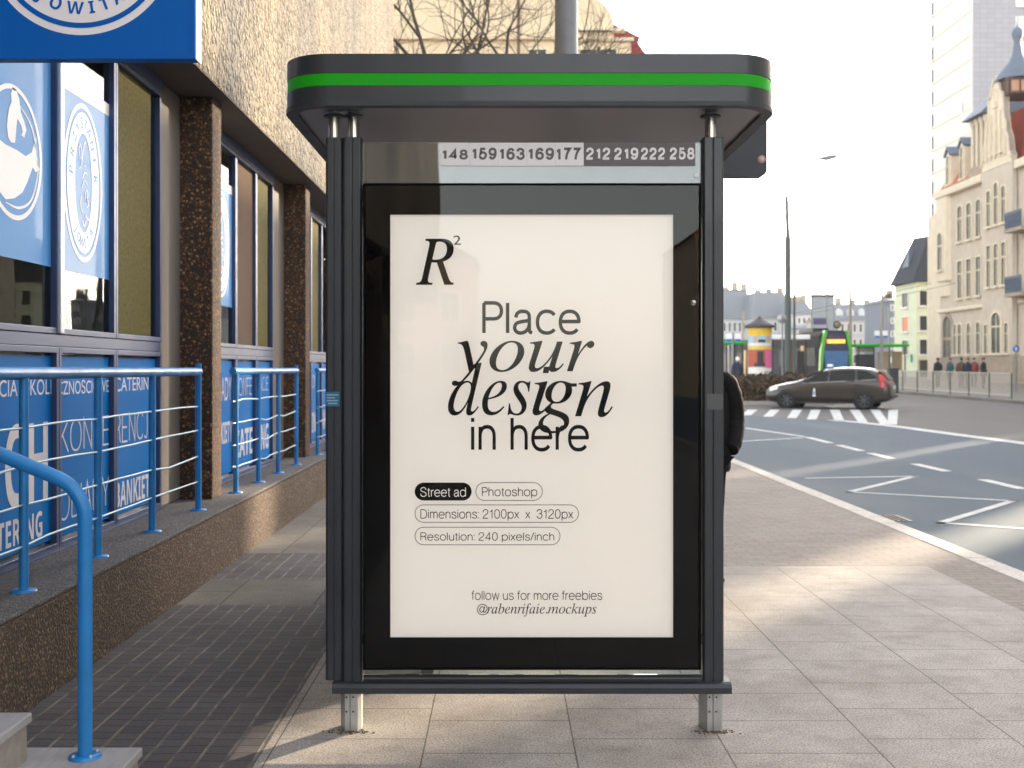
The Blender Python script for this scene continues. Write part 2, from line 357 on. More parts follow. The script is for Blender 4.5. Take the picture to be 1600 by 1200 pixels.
def _el(cx, cy, rx, ry, a0, a1, n=22):
    out = []
    for k in range(n + 1):
        a = R(a0 + (a1 - a0) * k / n); c, q = math.cos(a), math.sin(a)
        out.append((cx + rx * math.copysign(abs(c) ** .88, c), cy + ry * math.copysign(abs(q) ** .88, q)))
    return out
def _cr(pts, n=6):
    P2 = [Vector(p) for p in pts]; out = []
    for i in range(len(P2) - 1):
        p0, p1, p2, p3 = P2[max(0, i - 1)], P2[i], P2[i + 1], P2[min(len(P2) - 1, i + 2)]
        for k in range(n):
            t = k / n; q = 0.5 * ((2 * p1) + (p2 - p0) * t + (2 * p0 - 5 * p1 + 4 * p2 - p3) * t * t + (3 * p1 - p0 - 3 * p2 + p3) * t ** 3); out.append((q.x, q.y))
    return out + [tuple(P2[-1])]
_arch = lambda x, w: [(x, .30)] + _el(x + w / 2, .30, w / 2, .22, 180, 0, 14) + [(x + w, 0)]
_S = [(.47, .52), (.44, .64), (.34, .71), (.24, .72), (.11, .69), (.03, .61), (.02, .52), (.08, .44), (.22, .38), (.36, .33), (.47, .26), (.50, .17), (.45, .07), (.35, .01), (.25, 0), (.12, .02), (.03, .10), (0, .22)]
_o = _el(.235, .26, .235, .26, 0, 360, 36)
# strokes on centre lines: (list of strokes, width, left bearing, right bearing)
SB.update({
 'P': ([[(0, 0), (0, .72)], [(0, .72), (.24, .72)] + _el(.24, .53, .20, .19, 90, -90, 16) + [(.24, .34), (0, .34)]], .44, .07, .03), 'l': ([[(0, 0), (0, .72)]], 0, .07, .07), 'i': ([[(0, 0), (0, .52)], [(0, .63), (0, .72)]], 0, .07, .07),
 'a': ([_cr([(.03, .37), (.06, .46), (.13, .51), (.21, .52), (.31, .50), (.36, .44), (.37, .36)]) + [(.37, .10)] + _cr([(.37, .10), (.385, .03), (.44, .005)]), _cr([(.37, .31), (.30, .29), (.17, .27), (.05, .23), (0, .13), (.04, .04), (.14, 0), (.26, .03), (.34, .11), (.37, .20)])], .42, .05, .05),
 'c': ([_el(.235, .26, .235, .26, 38, 322, 30)], .43, .05, .04), 'e': ([[(0, .275), (.465, .275)] + _el(.235, .26, .235, .26, 3, 322, 32)], .465, .05, .05), 'n': ([[(0, 0), (0, .52)], _arch(0, .37)], .37, .07, .07), 'h': ([[(0, 0), (0, .72)], _arch(0, .37)], .37, .07, .07),
 'r': ([[(0, 0), (0, .52)], _cr([(0, .30), (.04, .42), (.12, .50), (.21, .515)])], .20, .07, .02), 'm': ([[(0, 0), (0, .52)], _arch(0, .31), _arch(.31, .31)], .62, .07, .07), 'u': ([[(.37, .52), (.37, 0)], [(0, .52)] + _el(.185, .22, .185, .22, 180, 360, 14)], .37, .07, .07),
 'b': ([[(0, 0), (0, .72)], _o], .47, .07, .05), 'd': ([[(.47, 0), (.47, .72)], _o], .47, .05, .07), 'p': ([[(0, -.2), (0, .52)], _o], .47, .07, .05), 'o': ([_o], .47, .05, .05),
 's': ([_cr([(.36, .38), (.33, .47), (.25, .515), (.18, .52), (.09, .50), (.03, .45), (.02, .38), (.07, .32), (.18, .28), (.29, .24), (.37, .19), (.38, .12), (.33, .04), (.25, .005), (.18, 0), (.09, .02), (.02, .07), (0, .15)])], .38, .05, .05), 'S': ([_cr(_S)], .5, .05, .05),
 't': ([[(.1, .66), (.1, .10)] + _cr([(.1, .10), (.125, .02), (.22, .0)]), [(0, .52), (.21, .52)]], .21, .03, .03), 'f': ([[(.1, 0), (.1, .58)] + _cr([(.1, .58), (.13, .69), (.24, .72)]), [(0, .52), (.22, .52)]], .22, .03, .02),
 'w': ([[(0, .52), (.16, 0), (.32, .52), (.48, 0), (.64, .52)]], .64, .03, .03), 'x': ([[(0, .52), (.38, 0)], [(0, 0), (.38, .52)]], .38, .03, .03), 'D': ([[(0, 0), (0, .72)], [(0, .72), (.20, .72)] + _el(.20, .36, .32, .36, 90, -90, 20) + [(.20, 0), (0, 0)]], .52, .07, .05),
 'R': ([[(0, 0), (0, .72)], [(0, .72), (.26, .72)] + _el(.26, .545, .20, .175, 90, -90, 16) + [(.26, .37), (0, .37)], _cr([(.24, .37), (.38, .33), (.43, .22), (.445, .08), (.48, 0)])], .48, .07, .04), ':': ([[(0, 0), (0, .085)], [(0, .435), (0, .52)]], 0, .07, .06), '/': ([[(0, -.02), (.26, .74)]], .26, .02, .02), ' ': ([], .12, .05, .05), '.': ([[(0, 0), (0, .085)]], 0, .07, .06),
 '0': ([_el(.22, .36, .22, .36, 0, 360, 36)], .44, .06, .06), '1': ([[(.19, 0), (.19, .72)], _cr([(.18, .70), (.13, .59), (.0, .545)])], .19, .08, .13), '2': ([_cr([(0, .49), (.03, .62), (.11, .70), (.22, .72), (.35, .69), (.42, .60), (.42, .49), (.36, .38), (.22, .27), (.08, .16), (.01, .05), (0, .0)]) + [(.44, 0)]], .44, .06, .06),
 '3': ([_cr([(0, .54), (.04, .66), (.14, .715), (.23, .72), (.35, .69), (.41, .60), (.40, .48), (.32, .40), (.17, .385)]), _cr([(.17, .385), (.34, .36), (.43, .28), (.44, .18), (.39, .07), (.28, .005), (.20, 0), (.08, .03), (.01, .11), (-.01, .2)])], .44, .06, .06), '4': ([[(.34, 0), (.34, .72), (0, .19), (.46, .19)]], .46, .05, .05),
 '5': ([[(.40, .72), (.09, .72), (.045, .36)] + _cr([(.045, .36), (.12, .43), (.22, .455), (.34, .42), (.43, .32), (.43, .18), (.36, .05), (.24, 0), (.15, 0), (.05, .05), (0, .17)])], .44, .06, .06), '6': ([_el(.22, .22, .22, .22, 0, 360, 32), _cr([(.42, .56), (.37, .67), (.25, .72), (.12, .67), (.03, .52), (0, .30), (.01, .20)])], .44, .06, .06),
 '7': ([[(0, .72), (.44, .72)] + _cr([(.44, .72), (.30, .52), (.20, .28), (.15, 0)])], .44, .06, .06), '8': ([_el(.22, .55, .18, .17, 0, 360, 30), _el(.22, .19, .22, .19, 0, 360, 30)], .44, .06, .06), '9': ([_el(.22, .50, .22, .22, 0, 360, 32), _cr([(.02, .16), (.07, .05), (.19, 0), (.32, .05), (.41, .20), (.44, .42), (.43, .52)])], .44, .06, .06),
 'K': ([[(0, 0), (0, .72)], [(.42, .72), (0, .27)], [(.13, .41), (.45, 0)]], .45, .07, .03), 'O': ([_el(.3, .36, .3, .36, 0, 360, 40)], .6, .05, .05), 'N': ([[(0, 0), (0, .72), (.46, 0), (.46, .72)]], .46, .07, .07), 'F': ([[(0, 0), (0, .72), (.38, .72)], [(0, .38), (.34, .38)]], .38, .07, .03), 'E': ([[(.4, .72), (0, .72), (0, 0), (.4, 0)], [(0, .38), (.36, .38)]], .4, .07, .04),
 'C': ([_el(.28, .36, .28, .36, 40, 320, 34)], .52, .05, .04), 'J': ([[(.25, .72), (.25, .16)] + _cr([(.25, .16), (.20, .03), (.10, .0), (.0, .06)])], .25, .03, .07), 'B': ([[(0, 0), (0, .72)], [(0, .72), (.22, .72)] + _el(.22, .555, .17, .165, 90, -90, 14) + [(0, .39)], [(.22, .39)] + _el(.22, .195, .21, .195, 90, -90, 14) + [(0, 0)]], .43, .07, .05), 'I': ([[(0, 0), (0, .72)]], 0, .07, .07),
 'A': ([[(0, 0), (.26, .72), (.52, 0)], [(.09, .25), (.43, .25)]], .52, .02, .02), 'Y': ([[(0, .72), (.24, .32), (.48, .72)], [(.24, .32), (.24, 0)]], .48, .02, .02)})
def ribbon(pts, w):
    P2 = [Vector(p) for p in pts]; P2 = [p for k, p in enumerate(P2) if k == 0 or (p - P2[k - 1]).length > 1e-5]
    closed = len(P2) > 3 and (P2[0] - P2[-1]).length < 1e-4
    if closed: P2 = P2[:-1]
    n = len(P2); vs = []
    for k, p in enumerate(P2):
        a = P2[k - 1] if k or closed else None; b = P2[(k + 1) % n] if k < n - 1 or closed else None
        d1 = (p - a).normalized() if a is not None else None; d2 = (b - p).normalized() if b is not None else None
        d1 = d1 or d2; d2 = d2 or d1; n1 = Vector((-d1.y, d1.x)); n2 = Vector((-d2.y, d2.x)); q = (n1 + n2)
        q = q.normalized() if q.length > 1e-4 else n1; q = q * (w / 2 / max(.32, q.dot(n1))); vs += [p + q, p - q]
    fs = [(2 * k, 2 * k + 1, (2 * k + 3) % (2 * n), (2 * k + 2) % (2 * n)) for k in range(n if closed else n - 1)]
    return vs, fs
def fit_line(mb, text, u0, u1, v0, v1, plane, w=.075, track=0.0, lift=None):
    """grotesque lettering drawn as strokes of even weight, fitted to a measured rectangle"""
    x = 0; vs = []; fs = []; lv = []
    for ch in text:
        st, wd, lb, rb = SB[ch]; x += lb + w / 2
        for j, q in enumerate(st):
            a, b = ribbon(q, w); base = len(vs); lv += [j] * len(a); vs += [(p.x + x, p.y) for p in a]; fs += [tuple(base + i for i in f) for f in b]
        x += wd + rb + w / 2 + track
    xs = [p[0] for p in vs]; ys = [p[1] for p in vs]; a, b, c, d = min(xs), max(xs), min(ys), max(ys)
    o_ = Vector(plane(0, 0)); nn = (Vector(plane(1, 0)) - o_).cross(Vector(plane(0, 1)) - o_).normalized() * .00025
    mb.add([Vector(plane(u0 + (p[0] - a) / (b - a) * (u1 - u0), v0 + (p[1] - c) / (d - c) * (v1 - v0))) + nn * l for p, l in zip(vs, lv)], fs)
def bold(t):
    return ''.join(chr(0x1d5d4 + ord(c) - 65) if 'A' <= c <= 'Z' else c for c in t)
def arc_text(mb, text, cu, cv, ru, rv, a0, a1, size, plane, weight=0.0, inward=False, aspect=1.0):
    text = bold(text); weight = 0.0
    """letters along an ellipse; inward=True for text along the bottom (read left to right)"""
    n = len(text)
    for i, ch in enumerate(text):
        a = R(a0 + (a1 - a0) * (i / max(1, n - 1)))
        pu, pv = cu + ru * math.cos(a), cv + rv * math.sin(a)
        t = math.atan2(rv * math.cos(a), -ru * math.sin(a))
        rot = t + math.pi if not inward else t
        vs, fs = glyphs(ch, weight)
        if not vs: continue
        xs = [p[0] for p in vs]; ys = [p[1] for p in vs]; mx, my = (min(xs) + max(xs)) / 2, 0.36
        pts = []
        for p in vs:
            x, y = (p[0] - mx) * size * aspect, (p[1] - my) * size
            pts.append(plane(pu + x * math.cos(rot) - y * math.sin(rot), pv + x * math.sin(rot) + y * math.cos(rot)))
        mb.add(pts, fs)
def ring(mb, cu, cv, ru, rv, tu, plane, n=48, mi=0):
    vs = []
    for k in range(n):
        a = 2 * math.pi * k / n
        vs.append(plane(cu + ru * math.cos(a), cv + rv * math.sin(a))); vs.append(plane(cu + (ru - tu) * math.cos(a), cv + (rv - tu) * math.sin(a)))
    mb.add(vs, [(2 * k, 2 * ((k + 1) % n), 2 * ((k + 1) % n) + 1, 2 * k + 1) for k in range(n)], mi)
def disc(mb, cu, cv, ru, rv, plane, n=48, mi=0):
    mb.add([plane(cu + ru * math.cos(2 * math.pi * k / n), cv + rv * math.sin(2 * math.pi * k / n)) for k in range(n)], [tuple(range(n))], mi)
def stroke(mb, pts, widths, plane, mi=0, close=False):
    """a brush stroke of changing width through 2-D points (Catmull-Rom)"""
    P2 = [Vector(p) for p in pts]; out = []; ws = []
    for i in range(len(P2) - 1):
        p0, p1, p2, p3 = P2[max(0, i - 1)], P2[i], P2[i + 1], P2[min(len(P2) - 1, i + 2)]
        for k in range(6):
            t = k / 6
            out.append(0.5 * ((2 * p1) + (p2 - p0) * t + (2 * p0 - 5 * p1 + 4 * p2 - p3) * t * t + (3 * p1 - p0 - 3 * p2 + p3) * t ** 3))
            ws.append(widths[i] * (1 - t) + widths[i + 1] * t)
    out.append(P2[-1]); ws.append(widths[-1])
    vs = []
    for i, p in enumerate(out):
        d = out[min(i + 1, len(out) - 1)] - out[max(0, i - 1)]; nrm = Vector((-d.y, d.x)).normalized() if d.length > 1e-9 else Vector((0, 1))
        vs.append(plane(*(p + nrm * ws[i] / 2))); vs.append(plane(*(p - nrm * ws[i] / 2)))
    mb.add(vs, [(2 * i, 2 * i + 1, 2 * i + 3, 2 * i + 2) for i in range(len(out) - 1)], mi)

# ------------------------------------------------------------------ ground, pavements and road
def sheet(poly, z=0.0, mb=None, zf=None):
    mb = mb or MB(); n = len(poly)
    mb.add([(p[0], p[1], (zf(p[1]) if zf else 0) + z) for p in poly], [tuple(range(n))]); return mb
def strip_sheet(x0, x1, ys, z=0.0):
    mb = MB()
    for a, b in zip(ys, ys[1:]): mb.add([(x0, a, zg(a) + z), (x1, a, zg(a) + z), (x1, b, zg(b) + z), (x0, b, zg(b) + z)], [(0, 1, 2, 3)])
    return mb
struct('ground', strip_sheet(-1500, 1500, [-1500, 20, 150, 3000], -0.02), M['ground'])
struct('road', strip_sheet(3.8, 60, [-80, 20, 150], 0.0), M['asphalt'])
# granite slabs of the stop, clinker pavers along the office front, old slab bands, brown pavers
def pave(name, x0, x1, y0, y1, m): return struct(name, sheet([(x0, y0), (x1, y0), (x1, y1), (x0, y1)], 0.0), m)
XB, XS, YS = -0.94, 3.22, 8.63
pave('granite_pavement', XB, XS, -30, YS, M['slab'])
pave('paver_path', -2.09, XB, -30, 7.23, M['clinker'])
pave('slab_band_pavement', -2.09, XB, 7.23, 8.1, M['slab_old'])
pave('paver_path', -2.09, XB, 8.1, 9.25, M['clinker'])
pave('old_slab_pavement', -2.09, XB, 9.25, 45, M['slab_old'])
pave('brick_pavement', XB, 3.65, YS, 45, M['brick_pave'])
pave('brick_edge_pavement', XS, 3.65, -30, YS, M['brick_pave'])
pave('left_pavement', -25, -2.09, -30, 0.5, M['slab_old'])
pave('left_pavement', -25, -2.09, 23.0, 45, M['slab_old'])
mb = MB()
y = -30.0
while y < 45:
    mb.box(3.65, 3.85, y + 0.004, y + 0.996, -0.25, 0.006 + rnd.uniform(-0.002, 0.002)); y += 1.0
struct('kerb', mb, M['kerbstone'], bevel=0.012)
mb = MB()                        # bus stop zigzag
zz = [(4.46, 16.6), (6.13, 16.9), (4.50, 14.75), (6.17, 13.75), (4.55, 11.8), (6.17, 10.7), (4.55, 8.7), (6.17, 7.6), (4.55, 5.6)]
for (ax, ay), (bx, by) in zip(zz, zz[1:]):
    d = Vector((bx - ax, by - ay)); nrm = Vector((-d.y, d.x)).normalized() * 0.05; e = d.normalized() * 0.05
    mb.add([(ax - e.x + nrm.x, ay - e.y + nrm.y, -0.096), (ax - e.x - nrm.x, ay - e.y - nrm.y, -0.096), (bx + e.x - nrm.x, by + e.y - nrm.y, -0.096), (bx + e.x + nrm.x, by + e.y + nrm.y, -0.096)], [(0, 1, 2, 3)])
struct('stop_zigzag_road_marking', mb, M['road_paint'])
mb = MB()
for y0, y1 in ((24.0, 25.8), (21.9, 23.4), (20.2, 21.4), (17.7, 19.1), (15.1, 16.4), (12.4, 13.8), (9.6, 11.0), (6.8, 8.2)):
    mb.add([(6.83, y0, zg(y0) + 0.004), (7.0, y0, zg(y0) + 0.004), (7.0, y1, zg(y1) + 0.004), (6.83, y1, zg(y1) + 0.004)], [(0, 1, 2, 3)])
struct('lane_dash_road_marking', mb, M['road_paint'])
edge = [gp(*p) for p in ((1135, 648), (1168, 649.5), (1230, 652), (1300, 656.5), (1350, 661), (1404, 667), (1500, 680), (1600, 693))]
edge += [Vector((11.3, 16, 0)), Vector((11.3, -60, 0))]
for p in edge: p.z = zg(p.y)
far = MB()
for a, b in zip(edge, edge[1:]):
    far.add([(a.x, a.y, a.z + 0.003), (b.x, b.y, b.z + 0.003), (60, b.y, b.z + 0.003), (60, a.y, a.z + 0.003)], [(0, 1, 2, 3)])
def zz4(p, l): return (p[0], p[1], zg(p[1]) + l)
far.add([zz4((5, edge[0].y), 0.003), zz4((60, edge[0].y), 0.003), zz4((60, 75), 0.003), zz4((5, 75), 0.003)], [(0, 1, 2, 3)])
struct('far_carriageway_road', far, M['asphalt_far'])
def line(mb, pts, w, lift=0.007):
    pts = [Vector((p[0], p[1])) for p in pts]
    for a, b in zip(pts, pts[1:]):
        d = (b - a).normalized(); nrm = Vector((-d.y, d.x)) * w / 2
        mb.add([zz4(a + nrm, lift), zz4(a - nrm, lift), zz4(b - nrm, lift), zz4(b + nrm, lift)], [(0, 1, 2, 3)])
mb = MB(); line(mb, [(p.x, p.y) for p in edge[3:]], 0.42)
struct('edge_line_road_marking', mb, M['road_paint'])
mb = MB()
tops = [1176, 1211, 1246, 1275, 1304, 1335, 1367, 1396]; bots = [1166, 1200, 1237, 1268, 1312, 1349, 1383, 1394]
for k, (a, b) in enumerate(zip(tops, bots)):
    yb = 649 + (b - 1166) * 0.065
    w = 7.5
    q = [gp(a - w, 640.5), gp(a + w, 640.5), gp(b + w, yb), gp(b - w, yb)]
    mb.add([(p.x, p.y, p.z + 0.007) for p in q], [(0, 1, 2, 3)])
struct('hatch_road_marking', mb, M['road_paint'])
mb = MB()
line(mb, [(p.x, p.y) for p in (gp(1165, 669), gp(1257, 682.5))], 0.16, 0.004)
line(mb, [(p.x, p.y) for p in (gp(1145, 690.5), gp(1256, 684))], 0.12, 0.004)
struct('bay_entry_road_marking', mb, M['road_paint'])
# traffic island kerb under the hedge, and the raised pavement on the far right
mb = MB(); mb.prism(rrect(5.0, 13.2, 44.4, 60, 0.8, 6), 'z', zg(44) - 0.2, zg(44) + 0.13)
struct('island_kerb', mb, M['kerbstone'], bevel=0.03)
mb = MB()
vs = [(x, y, zg(y) + l) for (x, y) in ((20.6, 44.5), (70, 44.5), (70, 140), (20.9, 140)) for l in (-0.4, 0.12)]
mb.add(vs, [(1, 3, 5, 7), (0, 1, 7, 6), (0, 2, 3, 1)])
struct('far_pavement', mb, M['slab_old'])

# ------------------------------------------------------------------ the bus shelter
YP = 4.70
sh = thing('bus_shelter', 'anthracite bus shelter with green striped flat roof and cream poster in its end wall', 'bus shelter', (0.13, YP, 0))
def px(x): return (x - VX) * YP / F
def pz(y): return EYE - (y - VY) * YP / F
# roof: two dark fascia bands, green stripe between, lower lip and sheet-metal soffit
RX0, RX1, RY0, RY1 = -0.899, 1.124, 4.570, 8.35
def plan(inset=0.0, r=0.2): return rrect(RX0 + inset, RX1 - inset, RY0 + inset, RY1 - inset, r - inset, 10)
mb = MB()
mb.prism(plan(), 'z', 2.6885, 2.765, smooth=True)
mb.prism(plan(), 'z', 2.574, 2.6365, smooth=True)
mb.prism(plan(0.004), 'z', 2.62, 2.70, smooth=True)
roof = mb.build('roof', M['dark'], sh, bevel=0.003, angle=50)
mb = MB(); o, i = plan(0.0015), plan(0.012)
n = len(o)
mb.add([(p[0], p[1], 2.638) for p in o] + [(p[0], p[1], 2.687) for p in o], [(k, (k + 1) % n, n + (k + 1) % n, n + k) for k in range(n)], 0, True)
mb.add([(p[0], p[1], 2.638) for p in o] + [(p[0], p[1], 2.638) for p in i] + [(p[0], p[1], 2.687) for p in o] + [(p[0], p[1], 2.687) for p in i],
       [(k, (k + 1) % n, n + (k + 1) % n, n + k) for k in range(n)] + [(2 * n + k, 2 * n + (k + 1) % n, 3 * n + (k + 1) % n, 3 * n + k) for k in range(n)])
mb.build('green_stripe', M['green'], roof)
mb = MB(); o, i = plan(-0.004, 0.2), plan(0.045)
mb.add([(p[0], p[1], 2.574) for p in o] + [(p[0], p[1], 2.556) for p in o] + [(p[0], p[1], 2.556) for p in i] + [(p[0], p[1], 2.573) for p in i],
       [(a * n + k, a * n + (k + 1) % n, (a + 1) * n + (k + 1) % n, (a + 1) * n + k) for a in range(3) for k in range(n)])
mb.build('lower_lip', M['dark_rough'], roof)
mb = MB(); mb.add([(p[0], p[1], 2.568) for p in plan(0.04)], [tuple(range(n))])
mb.build('soffit', M['soffit'], roof)
# uprights
def post(x0, x1, y0, z0, z1):
    m = MB(); w = x1 - x0; c = 0.008
    pts = [(x0, y0 + c), (x0 + c, y0), (x0 + w * .44, y0), (x0 + w * .46, y0 + .003), (x0 + w * .50, y0 + .003), (x0 + w * .52, y0), (x1 - c, y0), (x1, y0 + c), (x1, y0 + .085), (x0, y0 + .085)]
    return m.prism(pts, 'z', z0, z1)
ZT = pz(215)
for (a, b, z0, yy) in ((508.5, 534.5, pz(1063), YP), (535.5, 565.5, pz(1064), YP - 0.004), (1098, 1131, pz(1064), YP - 0.004)):
    post(px(a), px(b), yy, z0, ZT).build('post', M['dark'], sh, bevel=0.002)
    m = MB(); m.box(px(a) + 0.006, px(b) - 0.006, yy + 0.008, yy + 0.08, ZT, ZT + 0.003); m.build('post_cap', M['rubber'], sh)
for a in (520, 551, 1112.5):
    m = MB(); x, yy = px(a), YP + 0.035
    m.tube([(x, yy, ZT - 0.02), (x, yy, 2.567)], 0.0235, 20)
    t = m.build('steel_tube', M['steel'], sh)
    m = MB(); m.lathe([(0.024, 2.546), (0.043, 2.546), (0.043, 2.553), (0.024, 2.556)], (x, yy, 0), 24)
    m.build('collar', M['dark_rough'], t)
for a, yy in ((-0.70, 8.15), (0.87, 8.15)):
    post(a - 0.04, a + 0.04, yy, 0.0, ZT).build('post', M['dark'], sh, bevel=0.002)
    m = MB(); m.tube([(a, yy + 0.04, ZT - 0.02), (a, yy + 0.04, 2.567)], 0.0235, 16); m.build('steel_tube', M['steel'], sh)
# bottom bar, glass clamp strip and feet
m = MB(); z0, z1 = pz(1081), pz(1064)
m.prism([(YP - 0.035, z0), (YP + 0.095, z0), (YP + 0.095, z1), (YP - 0.012, z1), (YP - 0.026, z1 - 0.006), (YP - 0.035, z1 - 0.02)], 'x', px(520.5), px(1141))
m.build('bottom_bar', M['dark'], sh, bevel=0.004)
m = MB(); m.box(px(567), px(1095), YP + 0.01, YP + 0.035, pz(1063.9), pz(1058)); m.build('glass_clamp', M['dark'], sh)
m = MB(); m.box(px(567), px(1097), YP + 0.0095, YP + 0.012, pz(1061.5), pz(1060)); m.build('clamp_edge', M['grey_panel'], sh)
m = MB(); m.box(px(567), px(1097), YP + 0.008, YP + 0.014, pz(1058), pz(1055.5)); m.build('gasket', M['rubber'], sh)
for a, b in ((530, 563), (1097, 1131.5)):
    x0, x1 = px(a), px(b); w = x1 - x0; m = MB()
    m.prism([(x0, YP + 0.045), (x0 + 0.022, YP + 0.004), (x0 + w * .47, YP + 0.004), (x0 + w * .5, YP + 0.009), (x0 + w * .53, YP + 0.004), (x1 - 0.012, YP + 0.004), (x1, YP + 0.03), (x1, YP + 0.09), (x0, YP + 0.09)], 'z', 0.0, z0)
    f = m.build('foot', M['galv'], sh, bevel=0.0015)
    for sx in (-0.016, 0.012):
        for sz in (0.142, 0.082):
            m = MB(); m.lathe([(0.0, -0.002), (0.0035, -0.002), (0.0045, 0.004)], (x0 + w * .52 + sx, YP + 0.003, sz), 10, 'y'); m.build('screw', M['rubber'], f)
    m = MB()
    for k in range(90):
        ax = x0 + rnd.gauss(w / 2, w * .42); ay = YP + rnd.gauss(0.0, 0.014); rr = rnd.uniform(0.002, 0.007)
        m.lathe([(rr, 0.0), (rr * .7, 0.003), (0.0, 0.004)], (ax, ay, 0.0), 7)
    m.build('rust_crumbs', M['rust'], f)
# stickers and tape on the posts
m = MB(); m.box(px(508.6), px(531), YP - 0.0062, YP - 0.0048, pz(635), pz(612)); st = m.build('blue_sticker', plain('sticker_blue', (0.02, 0.13, 0.24), 0.5), sh)
m = MB()
for k, (u0, u1) in enumerate(((511, 529), (511, 524), (511, 528), (513, 527))): m.box(px(u0), px(u1), YP - 0.0072, YP - 0.0064, pz(618 + 4.4 * k), pz(616 + 4.4 * k))
m.build('sticker_lines', plain('sticker_pale', (0.25, 0.42, 0.5), 0.5), st)
m = MB(); m.box(px(1104), px(1129), YP - 0.0060, YP - 0.0045, pz(640), pz(615.5)); m.build('tape', plain('old_tape', (0.09, 0.095, 0.10), 0.25), sh)
# end-wall glass (above and below the case) and its route number plates
m = MB(); m.box(px(566.5), px(1096), YP + 0.018, YP + 0.028, pz(1056), pz(221.5)); ug = m.build('end_glass', M['shelter_glass'], sh)
routes = [('148', 691, 731), ('159', 738, 776), ('163', 781, 820), ('169', 826, 866), ('177', 870, 909), ('212', 916, 954), ('219', 960, 998), ('222', 1002, 1040), ('258', 1047, 1086)]
bounds = [688, 733.5, 778.5, 823, 868, 912.5, 957, 1000.5, 1043.5, 1087.5]
def front(Y): return lambda u, v: (u, Y, v)
for k, (t, a, b) in enumerate(routes):
    lightp = k < 5
    m = MB(); dy = rnd.uniform(-0.8, 0.8)
    m.box(px(bounds[k]) + 0.0003, px(bounds[k + 1]) - 0.0003, YP + 0.0145, YP + 0.0175, pz(258 + (0 if not lightp else dy * .4)), pz(221.8 + dy * .2))
    pl = m.build('route_plate', M['white_vinyl' if lightp else 'dark_vinyl'], sh)
    m = MB(); fit_line(m, t, px(a), px(b), pz(248.6 + dy * .6), pz(229.6 + dy * .6), front(YP + 0.0135), .18)
    m.build('digits', M['dark_vinyl' if lightp else 'white_vinyl'], pl)
m = MB(); m.box(px(1086), px(1093), YP + 0.0165, YP + 0.0178, pz(276), pz(269)); m.build('small_sticker', M['white_vinyl'], sh)
# the poster case
case = thing('advert_case', 'case', 'x', (0.0, 0.0, 0.0)); del case['label']; del case['category']; case.parent = sh
m = MB(); x0, x1, zb, zt = px(569), px(1093), pz(1043), pz(288.5); e = 0.010
m.box(x0, x0 + e, YP - 0.04, YP + 0.10, zb, zt); m.box(x1 - e, x1, YP - 0.04, YP + 0.10, zb, zt)
m.box(x0 + e, x1 - e, YP - 0.04, YP + 0.10, zt - e, zt); m.box(x0 + e, x1 - e, YP - 0.04, YP + 0.10, zb, zb + e)
m.box(x0 + e, x1 - e, YP + 0.06, YP + 0.099, zb + e, zt - e)
m.build('case_frame', M['black'], case, bevel=0.002)
w0, w1, wb, wt = px(611), px(1050), pz(993), pz(337)
m = MB(); yb = YP - 0.034
for (a, b, c, d) in ((x0 + e, w0, zb + e, zt - e), (w1, x1 - e, zb + e, zt - e), (w0, w1, zb + e, wb), (w0, w1, wt, zt - e)): m.box(a, b, yb, yb + 0.004, c, d)
m.build('black_mask', M['black'], case)
yq = YP - 0.022
m = MB(); m.add([(w0 - 0.01, yq, wb - 0.01), (w1 + 0.01, yq, wb - 0.01), (w1 + 0.01, yq, wt + 0.01), (w0 - 0.01, yq, wt + 0.01)], [(0, 1, 2, 3)])
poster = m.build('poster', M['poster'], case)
m = MB(); m.add([(x0 + e, YP - 0.039, zb + e), (x1 - e, YP - 0.039, zb + e), (x1 - e, YP - 0.039, zt - e), (x0 + e, YP - 0.039, zt - e)], [(0, 1, 2, 3)])
m.build('case_glass', M['case_glass'], case)
for z in (pz(330), pz(1000)):
    for a, b in ((566, 569.5), (1092.5, 1098)):
        m = MB(); m.box(px(a), px(b), YP + 0.0, YP + 0.05, z - 0.018, z + 0.018); m.build('case_bracket', M['rubber'], case)
m = MB(); m.lathe([(0, -0.0455), (0.006, -0.0455), (0.007, -0.042), (0.011, -0.042), (0.012, -0.0392)], (px(1081), YP, pz(474)), 20, 'y'); m.build('case_lock', M['steel'], case)
# lettering printed on the poster
SP = YP - 0.022
def qx(x): return (x - VX) * (YP - 0.022) / F
def qz(y): return EYE - (y - VY) * (YP - 0.022) / F
pf = front(yq - 0.0012); pf2 = front(yq - 0.0018); pf3 = front(yq - 0.0022)
def word(name, items, mat):
    m = MB()
    for (t, a, b, top, bot, wgt, plane, sans) in items:
        if sans: fit_line(m, t, qx(a), qx(b), qz(bot), qz(top), plane, wgt, -.03)
        else: fit(m, t, qx(a), qx(b), qz(bot), qz(top), plane, wgt, 1.0)
    return m.build(name, mat, case)
word('headline_lettering', [('Place', 753.5, 907.5, 470.5, 523.2, .086, pf, True), ('in here', 736, 920.5, 653, 705.6, .086, pf, True)], M['ink'])
word('italic_lettering', [(italic('your'), 706, 928.5, 532.5, 603, 0.0, pf2, False), (italic('des'), 700, 829, 566.5, 649.2, 0.0, pf2, False), (italic('\u0131').replace('\u0131', '\U0001d6a4'), 832, 857, 595.5, 649.0, 0.0, pf2, False), (italic('gn'), 841, 957.5, 595, 677, 0.0, pf2, False)], M['ink'])
m = MB(); m.prism([(qx(848), qz(583)), (qx(857), qz(583)), (qx(859), qz(573)), (qx(850), qz(573))], 'y', yq - 0.0026, yq - 0.0016); m.build('dot_mark', M['ink'], case)
word('monogram_lettering', [(italic('R'), 650, 709, 373, 445, 0.006, pf, False), ('2', 708.5, 720, 368, 382.5, 0.004, pf, False)], M['ink'])
